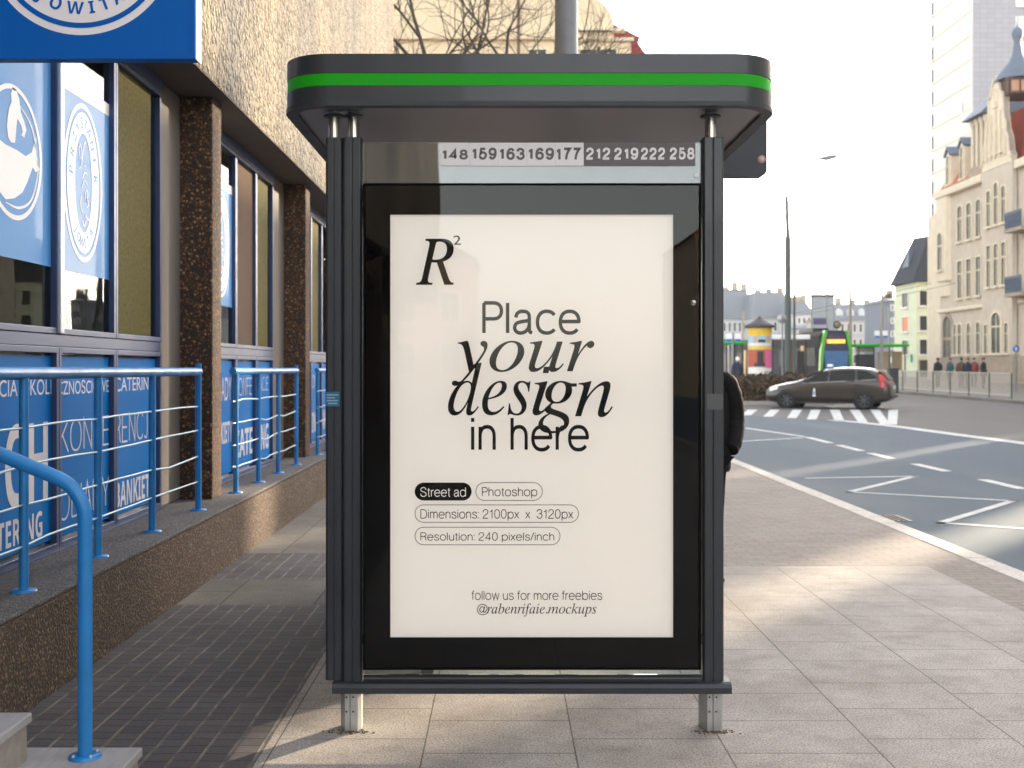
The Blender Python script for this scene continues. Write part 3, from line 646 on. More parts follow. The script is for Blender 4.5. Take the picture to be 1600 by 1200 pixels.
word('footer_lettering', [('follow us for more freebies', 737, 941, 922.5, 938.8, .066, pf, True), ('@', 745.5, 762, 943.5, 961, -0.004, pf, False), (italic('rabenrifaie.mockups'), 761, 932, 942.5, 963.5, 0.0, pf, False)], M['ink'])
def pill(name, a, b, top, bot, solid):
    m = MB(); h = (qz(top) - qz(bot)) / 2; o = rrect(qx(a), qx(b), qz(bot), qz(top), h, 10); k = len(o)
    if solid: m.add([pf2(*p) for p in o], [tuple(range(k))])
    else:
        t = 0.0026; i = rrect(qx(a) + t, qx(b) - t, qz(bot) + t, qz(top) - t, h - t, 10)
        m.add([pf2(*p) for p in o] + [pf2(*p) for p in i], [(j, (j + 1) % k, k + (j + 1) % k, k + j) for j in range(k)])
    return m.build(name, M['ink' if solid else 'inkgrey'], case)
pill('pill_outline', 743, 848, 753.5, 782.3, False); pill('pill_outline', 648, 904.5, 788.3, 816.6, False); pill('pill_outline', 648, 875.5, 823.2, 851.6, False)
pill('solid_pill', 648, 737, 754, 782, True)
word('pill_lettering', [('Photoshop', 753, 839.5, 761, 778.5, .07, pf, True), ('Dimensions: 2100px  x  3120px', 657, 895.5, 795.5, 813.5, .07, pf, True), ('Resolution: 240 pixels/inch', 657, 866, 830.5, 847.5, .07, pf, True)], M['ink'])
word('white_pill_lettering', [('Street ad', 656.8, 728, 761, 776.2, .07, pf3, True)], M['poster'])
# rear glass wall towards the office, and the bench
m = MB(); m.box(-0.668, -0.658, YP + 0.10, 8.14, 0.25, 2.40); m.build('side_glass', M['shelter_glass'], sh)
m = MB(); m.box(-0.69, -0.64, YP + 0.09, 8.14, 0.17, 0.22); m.build('side_bar', M['dark'], sh)
m = MB()
for k in range(5): m.box(-0.55 + k * 0.08, -0.485 + k * 0.08, 5.4, 7.6, 0.43, 0.46)
for yy in (5.6, 7.4): m.box(-0.65, -0.17, yy, yy + 0.05, 0.38, 0.43); m.box(-0.40, -0.34, yy, yy + 0.05, 0.0, 0.38)
m.build('bench', M['dark_rough'], sh, bevel=0.004)

# ------------------------------------------------------------------ the dark display board hung beside the shelter roof
s_ = F / 5.93
db = thing('display_board', 'dark rounded display board with a pale sticker hung beside the right roof end', 'display board', (1.24, 5.93, 2.45))
m = MB(); m.prism(rrect(1.14, (1198.5 - VX) / s_, EYE - (275 - VY) / s_, 2.90, 0.035, 6), 'y', 5.93, 6.02); m.build('board', M['dark_rough'], db, bevel=0.004)
m = MB(); m.lathe([(0.0, -0.002), (0.020, -0.002), (0.020, 0.0)], ((1190 - VX) / s_, 5.93, EYE - (249 - VY) / s_), 28, 'y'); k = m.build('round_sticker', plain('pink_sticker', (0.62, 0.45, 0.44), 0.5), db)
m = MB(); ring(m, (1190 - VX) / s_, EYE - (249 - VY) / s_, 0.017, 0.017, 0.003, front(5.9275)); m.box((1187 - VX) / s_, (1193 - VX) / s_, 5.9265, 5.9279, 2.6 - 0.004, 2.6 + 0.004) if False else None
m.build('sticker_ring', plain('red_sticker_ring', (0.40, 0.13, 0.12), 0.5), k)
m = MB(); m.tube([(1.10, 5.97, 2.70), (1.16, 5.97, 2.70)], 0.02, 12); m.tube([(1.10, 5.97, 2.64), (1.16, 5.97, 2.64)], 0.02, 12); m.build('mounting_arm', M['steel'], db)

# ------------------------------------------------------------------ the office building on the left
ob = thing('office_building', 'low office building with pebbled concrete front, brown aggregate pillars and blue filmed windows', 'office building', (-2.6, 9.0, 0))
m = MB(); m.box(-2.075, -2.62, 4.02, 23.0, 0.0, 0.425); m.box(-2.075, -2.62, -30, 0.6, 0.0, 0.425)
pl = m.build('plinth', M['plinth'], ob)
m = MB(); m.box(-2.088, -2.62, 4.0, 23.005, 0.427, 0.452); m.box(-2.088, -2.62, -30, 0.6, 0.427, 0.452); m.build('plinth_ledge', M['ledge'], pl, bevel=0.008)
m = MB()
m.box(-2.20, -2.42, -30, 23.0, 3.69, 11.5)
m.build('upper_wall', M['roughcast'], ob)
m = MB(); m.box(-2.203, -2.95, -30, 22.98, 3.68, 3.688); m.build('soffit', M['soffit_conc'], ob)
m = MB(); m.box(-2.42, -14, -30, 23.0, 3.72, 11.4); m.box(-3.6, -14, -30, 23, 0, 3.72); m.box(-2.63, -3.6, 22.8, 23, 0.0, 3.68); m.box(-2.62, -3.6, -30, 23, 0.0, 0.40)
m.build('interior_wall', M['interior'], ob)
m = MB(); m.box(-2.19, -14, -30, 23.02, 11.5, 11.75); m.build('roof', M['grey_panel'], ob)
PIL = [-12.65, -8.3, -3.95, 0.40, 4.77, 9.12, 13.45, 17.8, 22.15]
for y in PIL:
    m = MB(); m.box(-2.325, -2.66, y, y + 0.30, 0.452, 3.68); m.build('pillar', M['pillar'], ob, bevel=0.012)
def wp(X): return lambda u, v: (X, u, v)
ZG = -2.600
def bars(y0, y1, z0, z1, w=0.035, xf=-2.565, mid=()):
    m = MB()
    m.box(xf, -2.64, y0, y0 + w, z0, z1); m.box(xf, -2.64, y1 - w, y1, z0, z1)
    m.box(xf + 0.001, -2.64, y0 + w, y1 - w, z0, z0 + w); m.box(xf + 0.001, -2.64, y0 + w, y1 - w, z1 - w, z1)
    return m
def pane(parent, y0, y1, z0, z1, mat, X=ZG, name='glass_pane'):
    m = MB(); m.add([(X, y0, z0), (X, y1, z0), (X, y1, z1), (X, y0, z1)], [(0, 1, 2, 3)]); return m.build(name, mat, parent)
def emblem_whale(m, cu, cv, r, plane):
    """ring with a swimmer above a large tailed sea animal, as on the window film"""
    ring(m, cu, cv, r, r, 0.026, plane, 64)
    stroke(m, [(cu + r * .2, cv + r * .74), (cu + r * .62, cv + r * .50), (cu + r * .80, cv + r * .08), (cu + r * .84, cv - r * .2), (cu + r * .60, cv - r * .62), (cu + r * .16, cv - r * .80), (cu - r * .3, cv - r * .78)], [.004, .014, .012, .01, .014, .014, .004], plane)
    body = [(-.86, .06), (-.72, .12), (-.3, .06), (.1, .05), (.40, .02), (.62, .12), (.72, .30), (.78, .40), (.76, .16), (.84, -.02), (.92, -.10), (.76, -.16), (.66, -.10), (.58, -.20), (.46, -.36), (.28, -.55), (.0, -.68), (-.3, -.74), (-.6, -.62), (-.8, -.36), (-.9, -.1)]
    m.add([plane(cu + a * r, cv + b * r) for a, b in body], [tuple(range(len(body)))])
    fig = [(-.22, .16), (-.12, .10), (.02, .12), (.06, .34), (.10, .50), (.24, .42), (.28, .34), (.24, .28), (.34, .26), (.42, .40), (.34, .50), (.22, .62), (.16, .80), (.06, .92), (-.06, .93), (-.12, .82), (-.10, .70), (-.18, .60), (-.24, .44), (-.26, .30)]
    m.add([plane(cu + a * r, cv + b * r + .01) for a, b in fig], [tuple(range(len(fig)))])
def emblem_oval(parent, cu, cv, ru, rv, X):
    m = MB(); q = wp(X)
    ring(m, cu, cv, ru, rv, 0.030, q, 64); ring(m, cu, cv, ru - 0.055, rv - 0.055, 0.128, q, 64)
    m.build('emblem', M['film_white'], parent)
    m = MB(); q2 = wp(X + 0.0008)
    arc_text(m, 'PRZYSTANEK', cu, cv, ru - 0.118, rv - 0.118, 172, 8, 0.092, q2, 0.014)
    arc_text(m, 'JOWITA', cu, cv, ru - 0.118, rv - 0.118, 232, 308, 0.085, q2, 0.014, True)
    m.build('emblem_lettering', M['film_pale'], parent)
    m = MB(); k = 0.8
    for pts, w in (([(-.055, .12), (-.075, .17), (-.05, .20), (-.03, .15), (-.04, .09), (-.07, .07)], .010), ([(-.03, .10), (.0, .19), (.03, .23)], .010), ([(.0, .09), (.04, .10)], .009),
                   ([(-.02, .02), (.02, .06), (.07, .05)], .011), ([(-.03, -.03), (.01, .015), (.06, .0)], .010), ([(-.04, -.07), (-.05, -.12), (-.02, -.16)], .010),
                   ([(.02, -.06), (.05, -.03), (.07, -.06), (.04, -.09), (.02, -.06)], .010), ([(.03, -.10), (.06, -.08), (.08, -.11), (.04, -.13)], .009), ([(-.02, -.20), (.01, -.23), (.04, -.20), (.03, -.17), (.07, -.19), (.10, -.18)], .010)):
        stroke(m, [(cu + a * 1.0, cv + b * 1.15) for a, b in pts], [w * .6] + [w] * (len(pts) - 2) + [w * .6], q2)
    m.build('emblem_squiggle', M['film_white'], parent)
def upper_window(y0, y1, kind):
    f = bars(y0, y1, 1.70, 3.58).build('window', M['alu_blue'], ob, bevel=0.003)
    a, b = y0 + 0.036, y1 - 0.036
    pane(f, a, b, 1.737, 3.543, M['window_glass'])
    if kind in ('whale', 'oval'):
        zt = 3.165 if kind == 'oval' else 3.30
        pane(f, a, b, 2.085, zt, M['film_pale'], ZG + 0.002, 'window_film')
        pane(f, a, b, zt + 0.001, zt + 0.08, M['film_white'], ZG + 0.002, 'white_strip')
        if kind == 'whale':
            m = MB(); emblem_whale(m, 6.055, 2.65, 0.358, wp(ZG + 0.004)); m.build('emblem', M['film_white'], f)
        else: emblem_oval(f, (y0 + y1) / 2 - 0.02, 2.65, 0.325, 0.49, ZG + 0.004)
    elif kind == 'olive':
        pane(f, a, b - .12, 1.74, 3.54, M['olive'], ZG + 0.002, 'patterned_glass')
    elif kind == 'blind': pane(f, a, b, 1.74, 3.54, M['interior_brown'], ZG + 0.002, 'blind')
    return f
def lower_window(y0, y1, texts, pale=False):
    f = bars(y0, y1, 0.46, 1.625).build('window', M['alu_blue'], ob, bevel=0.003)
    a, b = y0 + 0.036, y1 - 0.036
    pane(f, a, b, 0.497, 1.589, M['window_glass'])
    pane(f, a, b, 0.515, 1.575 if not pale else 1.55, M['film'], ZG + 0.002, 'window_film')
    for (t, u0, u1, v0, v1, wgt) in texts:
        m = MB()
        if wgt < 0: fit_line(m, t, u0, u1, v0, v1, wp(ZG + 0.004), .05)
        else: fit(m, bold(t) if wgt > .015 else t, u0, u1, v0, v1, wp(ZG + 0.004), 0.0)
        m.build('lettering', M['letter'], f)
    return f
def bay(p, edges, kinds, texts):
    for (y0, y1), k, t in zip(edges, kinds, texts):
        upper_window(y0, y1, k); lower_window(y0, y1, t)
    m = MB(); ya, yb = edges[0][0], edges[-1][1]
    m.box(-2.572, -2.64, ya, yb, 1.628, 1.697); m.build('window_rail', M['alu_blue'], ob, bevel=0.003)
    m = MB(); m.box(-2.585, -2.66, yb, p + 4.35, 0.46, 3.67); m.build('wall_panel', M['grey_panel'], ob)
    m = MB(); m.box(-2.58, -2.66, p + 0.30, ya, 0.46, 3.67); m.build('wall_panel', M['grey_panel'], ob)
    m = MB(); m.box(-2.56, -2.66, ya, yb, 3.582, 3.675); m.build('window_head', M['alu_blue'], ob)
    m = MB(); m.box(-2.545, -2.66, ya - 0.02, yb + 0.02, 0.452, 0.459); m.build('window_sill', M['alu_blue'], ob)
e1 = [(5.60, 6.585), (6.592, 7.555), (7.562, 8.56)]
t1 = [[('DJĘCIA OKOLI', 5.55 + .1, 6.55, 1.325, 1.445, 0.0), ('CH', 5.94, 6.50, 0.755, 1.205, 0.035), ('CATERING', 5.64, 6.42, 0.555, 0.70, 0.03)],
      [('CZNOŚCIOWE', 6.64, 7.51, 1.345, 1.455, 0.004), ('KONFE', 6.67, 7.51, 0.985, 1.205, -0.022), ('OBIADY', 6.66, 7.51, 0.60, 0.815, -0.022)],
      [('CATERING', 7.63, 8.48, 1.345, 1.44, 0.004), ('RENCJE', 7.60, 8.47, 0.98, 1.205, -0.022), ('BANKIETY', 7.63, 8.48, 0.56, 0.73, 0.025)]]
bay(4.77, e1, ('whale', 'oval', 'olive'), t1)
m = MB(); m.box(-2.545, -2.566, 6.560, 6.617, 1.705, 3.575); m.build('mullion_glint', M['alu_glint'], ob, bevel=0.004)  # pale strip puts the bright reflection on this mullion into its colour
t2 = [[('SALE', 10.2, 10.9, 1.2, 1.42, 0.0), ('LUNCH', 10.16, 10.92, 0.8, 1.08, 0.02)], [('BISTRO', 11.05, 11.8, 1.22, 1.42, 0.0), ('CATE', 11.05, 11.82, 0.62, 0.9, 0.02)], [('DANIA', 11.97, 12.6, 1.25, 1.42, 0.0), ('RING', 11.95, 12.62, 0.62, 0.9, 0.02)]]
t2 = [[('OBIADY', 10.2, 10.9, 1.2, 1.42, 0.0), ('BANKIETY', 10.16, 10.92, 0.8, 1.0, 0.02)], [('KONFE', 11.05, 11.8, 1.22, 1.42, -0.01), ('CATE', 11.05, 11.82, 0.62, 0.9, 0.02)], [('RENCJE', 11.97, 12.6, 1.25, 1.42, -0.01), ('RING', 11.95, 12.62, 0.62, 0.9, 0.02)]]
bay(9.12, [(10.08, 10.975), (10.982, 11.875), (11.882, 12.75)], ('oval', 'blind', 'olive'), t2)
t3 = [[('OBIADY', 14.5, 15.2, 1.2, 1.42, 0.0), ('CATE', 14.5, 15.25, 0.62, 0.9, 0.02)], [('KONFE', 15.4, 16.1, 1.22, 1.42, -0.01), ('RING', 15.35, 16.0, 0.62, 0.9, 0.02)], [('BANKIETY', 16.3, 17.0, 0.62, 0.9, 0.02)]]
bay(13.45, [(14.4, 15.295), (15.302, 16.195), (16.202, 17.07)], ('oval', 'olive', 'clear'), t3)
for p in (0.40, -3.95, -8.3, 17.8):
    bay(p, [(p + 0.95, p + 1.845), (p + 1.852, p + 2.745), (p + 2.752, p + 3.63)], ('clear', 'blind', 'clear'), [[], [], []])

# blue railings standing on the plinth ledge, one per bay
def rail_run(label, posts, y0, y1, x=-2.25, seed=1, nw=4):
    r = random.Random(seed)
    t = thing('ledge_railing', label, 'railing', (x, (y0 + y1) / 2, 0.452), 0, 'blue railings on the ledge')
    zr = 1.478
    m = MB(); m.tube([(x, y0, zr), (x, y1 + 0.01, zr)], 0.030, 16); m.build('handrail', M['rail'], t)
    for k, py in enumerate(posts):
        m = MB(); top = zr - 0.02 if k < len(posts) - 1 else zr + 0.06
        m.tube([(x, py, 0.455), (x, py, top)], 0.0225, 14); p = m.build('post', M['rail'], t)
        m = MB(); m.lathe([(0.0, 0.462), (0.058, 0.462), (0.060, 0.452)], (x, py, 0), 18); m.build('base_plate', M['rail'], p)
    for w in range(nw):
        z = 0.58 + w * 0.185 + (0.09 if nw == 4 else 0); pts = [(x, y0, z)]; allp = [y0] + list(posts)
        for a, b in zip(allp, allp[1:]):
            sag = r.uniform(-0.03, 0.012) if r.random() < 0.7 else 0
            for f in (0.3, 0.62): pts.append((x + r.uniform(-.012, .012), a + (b - a) * f, z + sag * (1 if f < .5 else r.uniform(.3, 1))))
            pts.append((x, b, z + r.uniform(-0.006, 0.006)))
        m = MB(); m.tube(pts, 0.0065, 8); m.build('steel_rod', M['wire'], t)
    return t
rail_run('blue railing with pale bent rods in front of the nearest office windows', [5.35, 6.33, 7.31, 8.42], 4.5, 8.42, seed=3)
rail_run('blue railing with bent rods between the two brown pillars', [9.6, 10.5, 11.42, 12.42], 9.5, 12.42, seed=8)
rail_run('blue railing beyond the second pillar, half hidden by the shelter post', [13.85, 14.6, 15.5, 16.4], 13.8, 16.4, seed=5)

# entrance steps with their own handrail
stp = thing('entrance_steps', 'pale stone entrance steps at the lower left corner, climbing towards the office', 'steps', (-1.8, 3.2, 0))
for k, (xr, z0, z1, yb) in enumerate(((-1.285, 0.0, 0.175, 3.985), (-1.62, 0.175, 0.335, 3.86), (-1.95, 0.335, 0.46, 3.80))):
    m = MB(); m.box(-2.60, xr + 0.012, 1.0, yb - 0.012, z0, z1 - 0.035); rs = m.build('step', M['step_side'], stp)
    m = MB(); m.box(-2.60, xr + 0.026, 0.985, yb, z1 - 0.034, z1); m.build('tread', M['step'], rs, bevel=0.006)
hr = thing('stair_handrail', 'thick blue tubular handrail curving down to its foot on the lowest step', 'handrail', (-1.42, 3.88, 0.175))
hx, hy = -1.423, 3.88
pts = [(hx, hy, 0.176), (hx, hy, 0.60), (hx, hy, 0.985)]
for k in range(1, 9):
    a = R(68 * k / 8); rr = 0.155; pts.append((hx - rr * (1 - math.cos(a)), hy, 0.985 + rr * math.sin(a)))
ex, ez = pts[-1][0], pts[-1][2]
pts += [(ex - 0.35, hy, ez + 0.145), (ex - 0.72, hy, ez + 0.30), (ex - 0.8, hy, ez + 0.31), (ex - 1.1, hy, ez + 0.31)]
m = MB(); m.tube(pts, 0.0245, 18); tb = m.build('tube', M['rail'], hr)
m = MB(); m.lathe([(0.026, 0.186), (0.052, 0.184), (0.055, 0.176)], (hx, hy, 0), 22); m.build('base_flange', M['rail'], hr)
for k in range(4):
    a = R(45 + 90 * k); m = MB(); m.lathe([(0, .192), (.006, .192), (.006, .184)], (hx + .042 * math.cos(a), hy + .042 * math.sin(a), 0), 6); m.build('bolt', M['galv'], hr)

# the blue sign board hung square to the facade
YS_ = 4.69
sx0, sx1, sz0, sz1 = -2.19, (304.5 - VX) * YS_ / F, EYE + (VY - 91) * YS_ / F, EYE + (VY - 91) * YS_ / F + 0.94
sg = thing('hanging_sign', 'square blue sign board with white ring emblem, projecting from the facade upper left', 'sign', ((sx0 + sx1) / 2, YS_, sz0))
m = MB(); m.box(sx0, sx1, YS_, YS_ + 0.075, sz0, sz1); m.build('board', M['sign_blue'], sg, bevel=0.003)
m = MB(); t = 0.014
m.box(sx0, sx1 + 0.003, YS_ - 0.006, YS_ + 0.004, sz0 - 0.003, sz0 + t); m.box(sx1 - t, sx1 + 0.003, YS_ - 0.006, YS_ + 0.004, sz0 + t, sz1); m.box(sx0, sx1, YS_ - 0.006, YS_ + 0.004, sz1 - t, sz1 + 0.003)
m.build('sign_frame', M['sign_blue'], sg)
m = MB(); m.box(sx1 + 0.0005, sx1 + 0.006, YS_ + 0.006, YS_ + 0.078, sz0 - 0.004, sz1); m.build('edge_strip', M['sign_white'], sg)
sp = front(YS_ - 0.0015); k = YS_ / F
cu, cv, r0 = (127 - VX) * k, EYE + (VY - (55 - 148)) * k, 148 * k
m = MB(); disc(m, cu, cv, r0, r0, sp, 96); m.build('emblem_disc', M['sign_white'], sg)
m = MB(); ring(m, cu, cv, r0 - 11 * k, r0 - 11 * k, 8 * k, front(YS_ - 0.003), 96); disc(m, cu, cv, r0 * .52, r0 * .52, front(YS_ - 0.003), 64)
for ch, ang in zip('JOWITA', (233, 248, 265, 279, 290.5, 303)): arc_text(m, ch, cu, cv, r0 - 42.5 * k, r0 - 42.5 * k, ang, ang, 27 * k, front(YS_ - 0.003), 0, True)
arc_text(m, 'PRZYSTANEK', cu, cv, r0 - 38 * k, r0 - 38 * k, 175, 5, 27 * k, front(YS_ - 0.003), 0.025)
m.build('emblem_lettering', M['sign_blue'], sg)
m = MB(); m.box(-2.2, sx0, YS_ + 0.02, YS_ + 0.05, sz0 + 0.2, sz0 + 0.24); m.box(-2.2, sx0, YS_ + 0.02, YS_ + 0.05, sz1 - 0.24, sz1 - 0.2); m.build('wall_bracket', M['galv'], sg)

# ------------------------------------------------------------------ people
M['skin'] = plain('skin', (0.46, 0.29, 0.21), 0.55, 0, 0.06, 10)
M['jacket'] = plain('black_jacket', (0.0065, 0.0055, 0.0055), 0.7, 0, 0.3, 6, bumpy=0.5, spec=0.15)
M['trousers'] = plain('dark_trousers', (0.009, 0.008, 0.009), 0.9, 0, 0.2, 12, spec=.1)
M['shoe'] = plain('dark_shoe', (0.02, 0.016, 0.014), 0.5)
M['hair'] = plain('dark_hair', (0.03, 0.02, 0.014), 0.6, 0, 0.3, 40)
def skin_obj(name, verts, edges, mat, parent, sub=2):
    me = bpy.data.meshes.new(name); me.from_pydata([v[:3] for v in verts], edges, []); me.materials.append(mat)
    o = bpy.data.objects.new(name, me); C.objects.link(o); o.parent = parent
    o.modifiers.new('skin', 'SKIN')
    for k, (d, v) in enumerate(zip(me.skin_vertices[0].data, verts)):
        r = v[3]; d.radius = r if isinstance(r, tuple) else (r, r); d.use_root = (k == 0)
    o.modifiers['skin'].use_smooth_shade = True
    s = o.modifiers.new('subsurf', 'SUBSURF'); s.levels = sub; s.render_levels = sub
    return o
def make_person(label, loc, rotz, jacket, trousers, hair, detail=True, group=None):
    """standing figure facing local -y, arms bent with the hands in the jacket pockets"""
    t = thing('person', label, 'person', loc, rotz, group)
    sub = 2 if detail else 1
    # body: pelvis root, spine, neck, head, arms with hands, legs with feet as one continuous surface
    V = [(0, 0, .95, .10), (0, 0.01, 1.15, .10), (0, 0.015, 1.36, .10), (0, 0.005, 1.49, .055), (0, -0.01, 1.56, .06), (0, -0.02, 1.64, (.075, .09)), (0, -0.01, 1.72, .062)]
    E_ = [(0, 1), (1, 2), (2, 3), (3, 4), (4, 5), (5, 6)]
    for sx in (-1, 1):
        b = len(V)
        V += [(.15 * sx, .01, 1.37, .05), (.235 * sx, .035, 1.15, .042), (.16 * sx, .0, 1.0, .034), (.115 * sx, -.02, .955, .036)]
        E_ += [(2, b), (b, b + 1), (b + 1, b + 2), (b + 2, b + 3)]
        if detail:
            for q in range(4):
                n0 = len(V); V += [(.102 * sx, -.045 + .018 * q, .93 - .004 * q, .010), (.085 * sx, -.048 + .018 * q, .90, .009), (.075 * sx, -.040 + .018 * q, .88 + .004 * abs(q - 1), .008)]
                E_ += [(b + 3, n0), (n0, n0 + 1), (n0 + 1, n0 + 2)]
            n0 = len(V); V += [(.112 * sx, -.065, .955, .011), (.095 * sx, -.072, .935, .009)]; E_ += [(b + 3, n0), (n0, n0 + 1)]
        b = len(V)
        V += [(.09 * sx, .0, .88, .085), (.085 * sx, -.01, .50, .055), (.075 * sx, .02, .10, .038), (.085 * sx, -.10, .045, .034)]
        E_ += [(0, b), (b, b + 1), (b + 1, b + 2), (b + 2, b + 3)]
    skin_obj('body', V, E_, M['skin'], t, sub)
    # jacket with collar, hem and creased sleeves that end in the pockets
    m = MB(); n = 22 if detail else 12; q_ = random.Random(len(label))
    secs = [(.775, .185, .135), (.78, .212, .158), (.90, .212, .158), (1.02, .203, .15), (1.15, .198, .145), (1.27, .203, .142), (1.37, .190, .13), (1.43, .150, .11), (1.48, .098, .09), (1.53, .078, .078), (1.545, .068, .07)]
    vs = []
    for (z, rx, ry) in secs:
        for k in range(n):
            a = 2 * math.pi * k / n; f = 1 + q_.uniform(-.02, .02); vs.append((rx * f * math.cos(a), .01 + ry * f * math.sin(a), z + q_.uniform(-.004, .004)))
    m.add(vs, [(i * n + k, i * n + (k + 1) % n, (i + 1) * n + (k + 1) % n, (i + 1) * n + k) for i in range(len(secs) - 1) for k in range(n)], 0, True); m.add(vs[:n], [tuple(range(n))[::-1]])
    for sx in (-1, 1):
        ctrl = [(.12, .0, 1.42, .07), (.168, .01, 1.40, .088), (.205, .022, 1.31, .090), (.228, .036, 1.22, .086), (.236, .036, 1.13, .082), (.226, .0, 1.05, .078), (.198, -.055, .975, .070), (.165, -.095, .925, .060)]
        pts = []; rs = []
        for (p0, p1) in zip(ctrl, ctrl[1:]):
            for k in range(4):
                t_ = k / 4; pts.append((sx * (p0[0] + (p1[0] - p0[0]) * t_), p0[1] + (p1[1] - p0[1]) * t_, p0[2] + (p1[2] - p0[2]) * t_)); rs.append((p0[3] + (p1[3] - p0[3]) * t_) * (1 + (.035 * math.sin(len(pts) * 2.3 + q_.uniform(0, 1)) if detail else 0)))
        m.tube(pts, rs, 14 if detail else 8)
    m.build('jacket', jacket, t, local=True, subsurf=1 if detail else 0)
    V = [(0, 0, .90, (.16, .12))]; E_ = []
    for sx in (-1, 1):
        b = len(V)
        V += [(.085 * sx, 0, .82, .098), (.085 * sx, -.01, .50, .070), (.075 * sx, .02, .10, .060), (.075 * sx, .02, .045, .062)]
        E_ += [(0, b), (b, b + 1), (b + 1, b + 2), (b + 2, b + 3)]
    skin_obj('trousers', V, E_, trousers, t, sub)
    for sx in (-1, 1):
        skin_obj('shoe', [(.076 * sx, .04, .045, (.046, .042)), (.082 * sx, -.06, .042, (.046, .04)), (.09 * sx, -.15, .032, (.042, .03))], [(0, 1), (1, 2)], M['shoe'], t, sub)
    m = MB(); m.lathe([(0.0, 1.775), (.045, 1.765), (.078, 1.735), (.092, 1.69), (.088, 1.655)], (0, 0.012, 0), 16)
    m.v = [(v[0] * .92, v[1] * 1.08, v[2] - (0.05 if v[1] > .05 and v[2] < 1.7 else 0)) for v in m.v]
    m.build('hair', hair, t, local=True)
    if detail:
        m = MB(); m.lathe([(0.0, .022), (.012, .006), (.015, -.02), (0, -.024)], (0, -.108, 1.645), 10); m.build('nose', M['skin'], t, local=True)
        for sx in (-1, 1):
            m = MB(); m.lathe([(0, -.006), (.007, -.004), (.010, 0), (.007, .004), (0, .006)], (.030 * sx, -.092, 1.665), 10); m.build('eye', M['hair'], t, local=True)
            m = MB(); m.lathe([(0, -.028), (.010, -.02), (.014, .0), (.012, .02), (0, .026)], (.079 * sx, -.005, 1.65), 10); m.build('ear', M['skin'], t, local=True)
        m = MB(); m.box(-.024, .024, -.106, -.09, 1.597, 1.606); m.build('mouth', plain('lips', (.35, .14, .12), .5), t, bevel=.003, local=True)
    return t
make_person('person in a black jacket with hands in pockets, standing behind the right shelter post', (1.405, 8.0, 0.0), R(6), M['jacket'], M['trousers'], M['hair'])
JK = [plain('coat_black', (0.02, 0.02, 0.022), .8), plain('coat_navy', (0.02, 0.03, 0.06), .8), plain('coat_teal', (0.02, 0.07, 0.085), .8), plain('coat_red', (0.22, 0.05, 0.035), .8), plain('coat_brown', (0.09, 0.055, 0.035), .8)]
walkers = [('person in a black coat, leftmost of the row beyond the railing', 1465, 0, 68), ('person in a teal coat beside the leftmost black coat beyond the railing', 1484, 2, 67), ('person in a brown coat in the middle of the row beyond the railing', 1502, 4, 66),
           ('person in a navy coat, tallest figure of the row beyond the railing', 1512, 1, 65.5), ('person in a red coat between two dark coats beyond the railing', 1522, 3, 66.5), ('person in a black coat, rightmost of the row beyond the railing', 1537, 0, 65)]
for lab, x, j, Y in walkers:
    make_person(lab, ((x - VX) * Y / F, Y, zg(Y) + 0.12), R(rnd.uniform(-180, 180)), JK[j], M['trousers'], M['hair'], False, 'people beyond the railing')
p = make_person('person in a pale cap and dark coat on the island behind the hedge', ((1152 - VX) * 52 / F, 52, zg(52) + 0.13), R(200), JK[1], M['trousers'], M['white_vinyl'], False)

# ------------------------------------------------------------------ the estate car
M['car'] = plain('grey_brown_car_paint', (0.048, 0.036, 0.029), 0.32, 0.25, 0.06, 3, coat=.6)
M['car_glass'] = plain('tinted_car_glass', (0.014, 0.011, 0.008), 0.08, 0, 0.3, 2, spec=0.35)
M['car_trim'] = plain('black_car_trim', (0.012, 0.012, 0.013), 0.5)
M['tail'] = plain('red_tail_lamp', (0.55, 0.012, 0.010), 0.15, 0, 0.1, 20, coat=1)
M['lamp_clear'] = plain('clear_lamp', (0.62, 0.60, 0.56), 0.12, 0.4, 0.1, 20, coat=1)
M['alloy'] = plain('dark_alloy_rim', (0.14, 0.14, 0.145), 0.35, 0.7, 0.1, 10)
M['plate'] = plain('white_plate', (0.7, 0.7, 0.68), 0.4)
ST = [(2.24, .32, .58, .62, .56, .66, .40), (2.14, .22, .66, .80, .72, .76, .58), (1.75, .19, .76, .875, .82, .87, .68), (1.20, .18, .86, .885, .86, .965, .72), (.95, .18, .90, .885, .87, 1.02, .74), (.50, .18, .92, .885, .875, 1.25, .68), (.10, .18, .935, .885, .875, 1.42, .61),
      (-.45, .18, .95, .885, .875, 1.49, .60), (-1.10, .18, .965, .885, .875, 1.48, .60), (-1.60, .19, .98, .88, .865, 1.43, .585), (-1.88, .22, .985, .865, .84, 1.30, .60), (-2.12, .28, .97, .83, .80, 1.02, .68), (-2.24, .36, .74, .78, .74, .86, .62)]
def st_at(x):
    for a, b in zip(ST, ST[1:]):
        if b[0] <= x <= a[0]:
            t = (a[0] - x) / (a[0] - b[0]); return [p + (q - p) * t for p, q in zip(a, b)]
    return list(ST[0] if x > 0 else ST[-1])
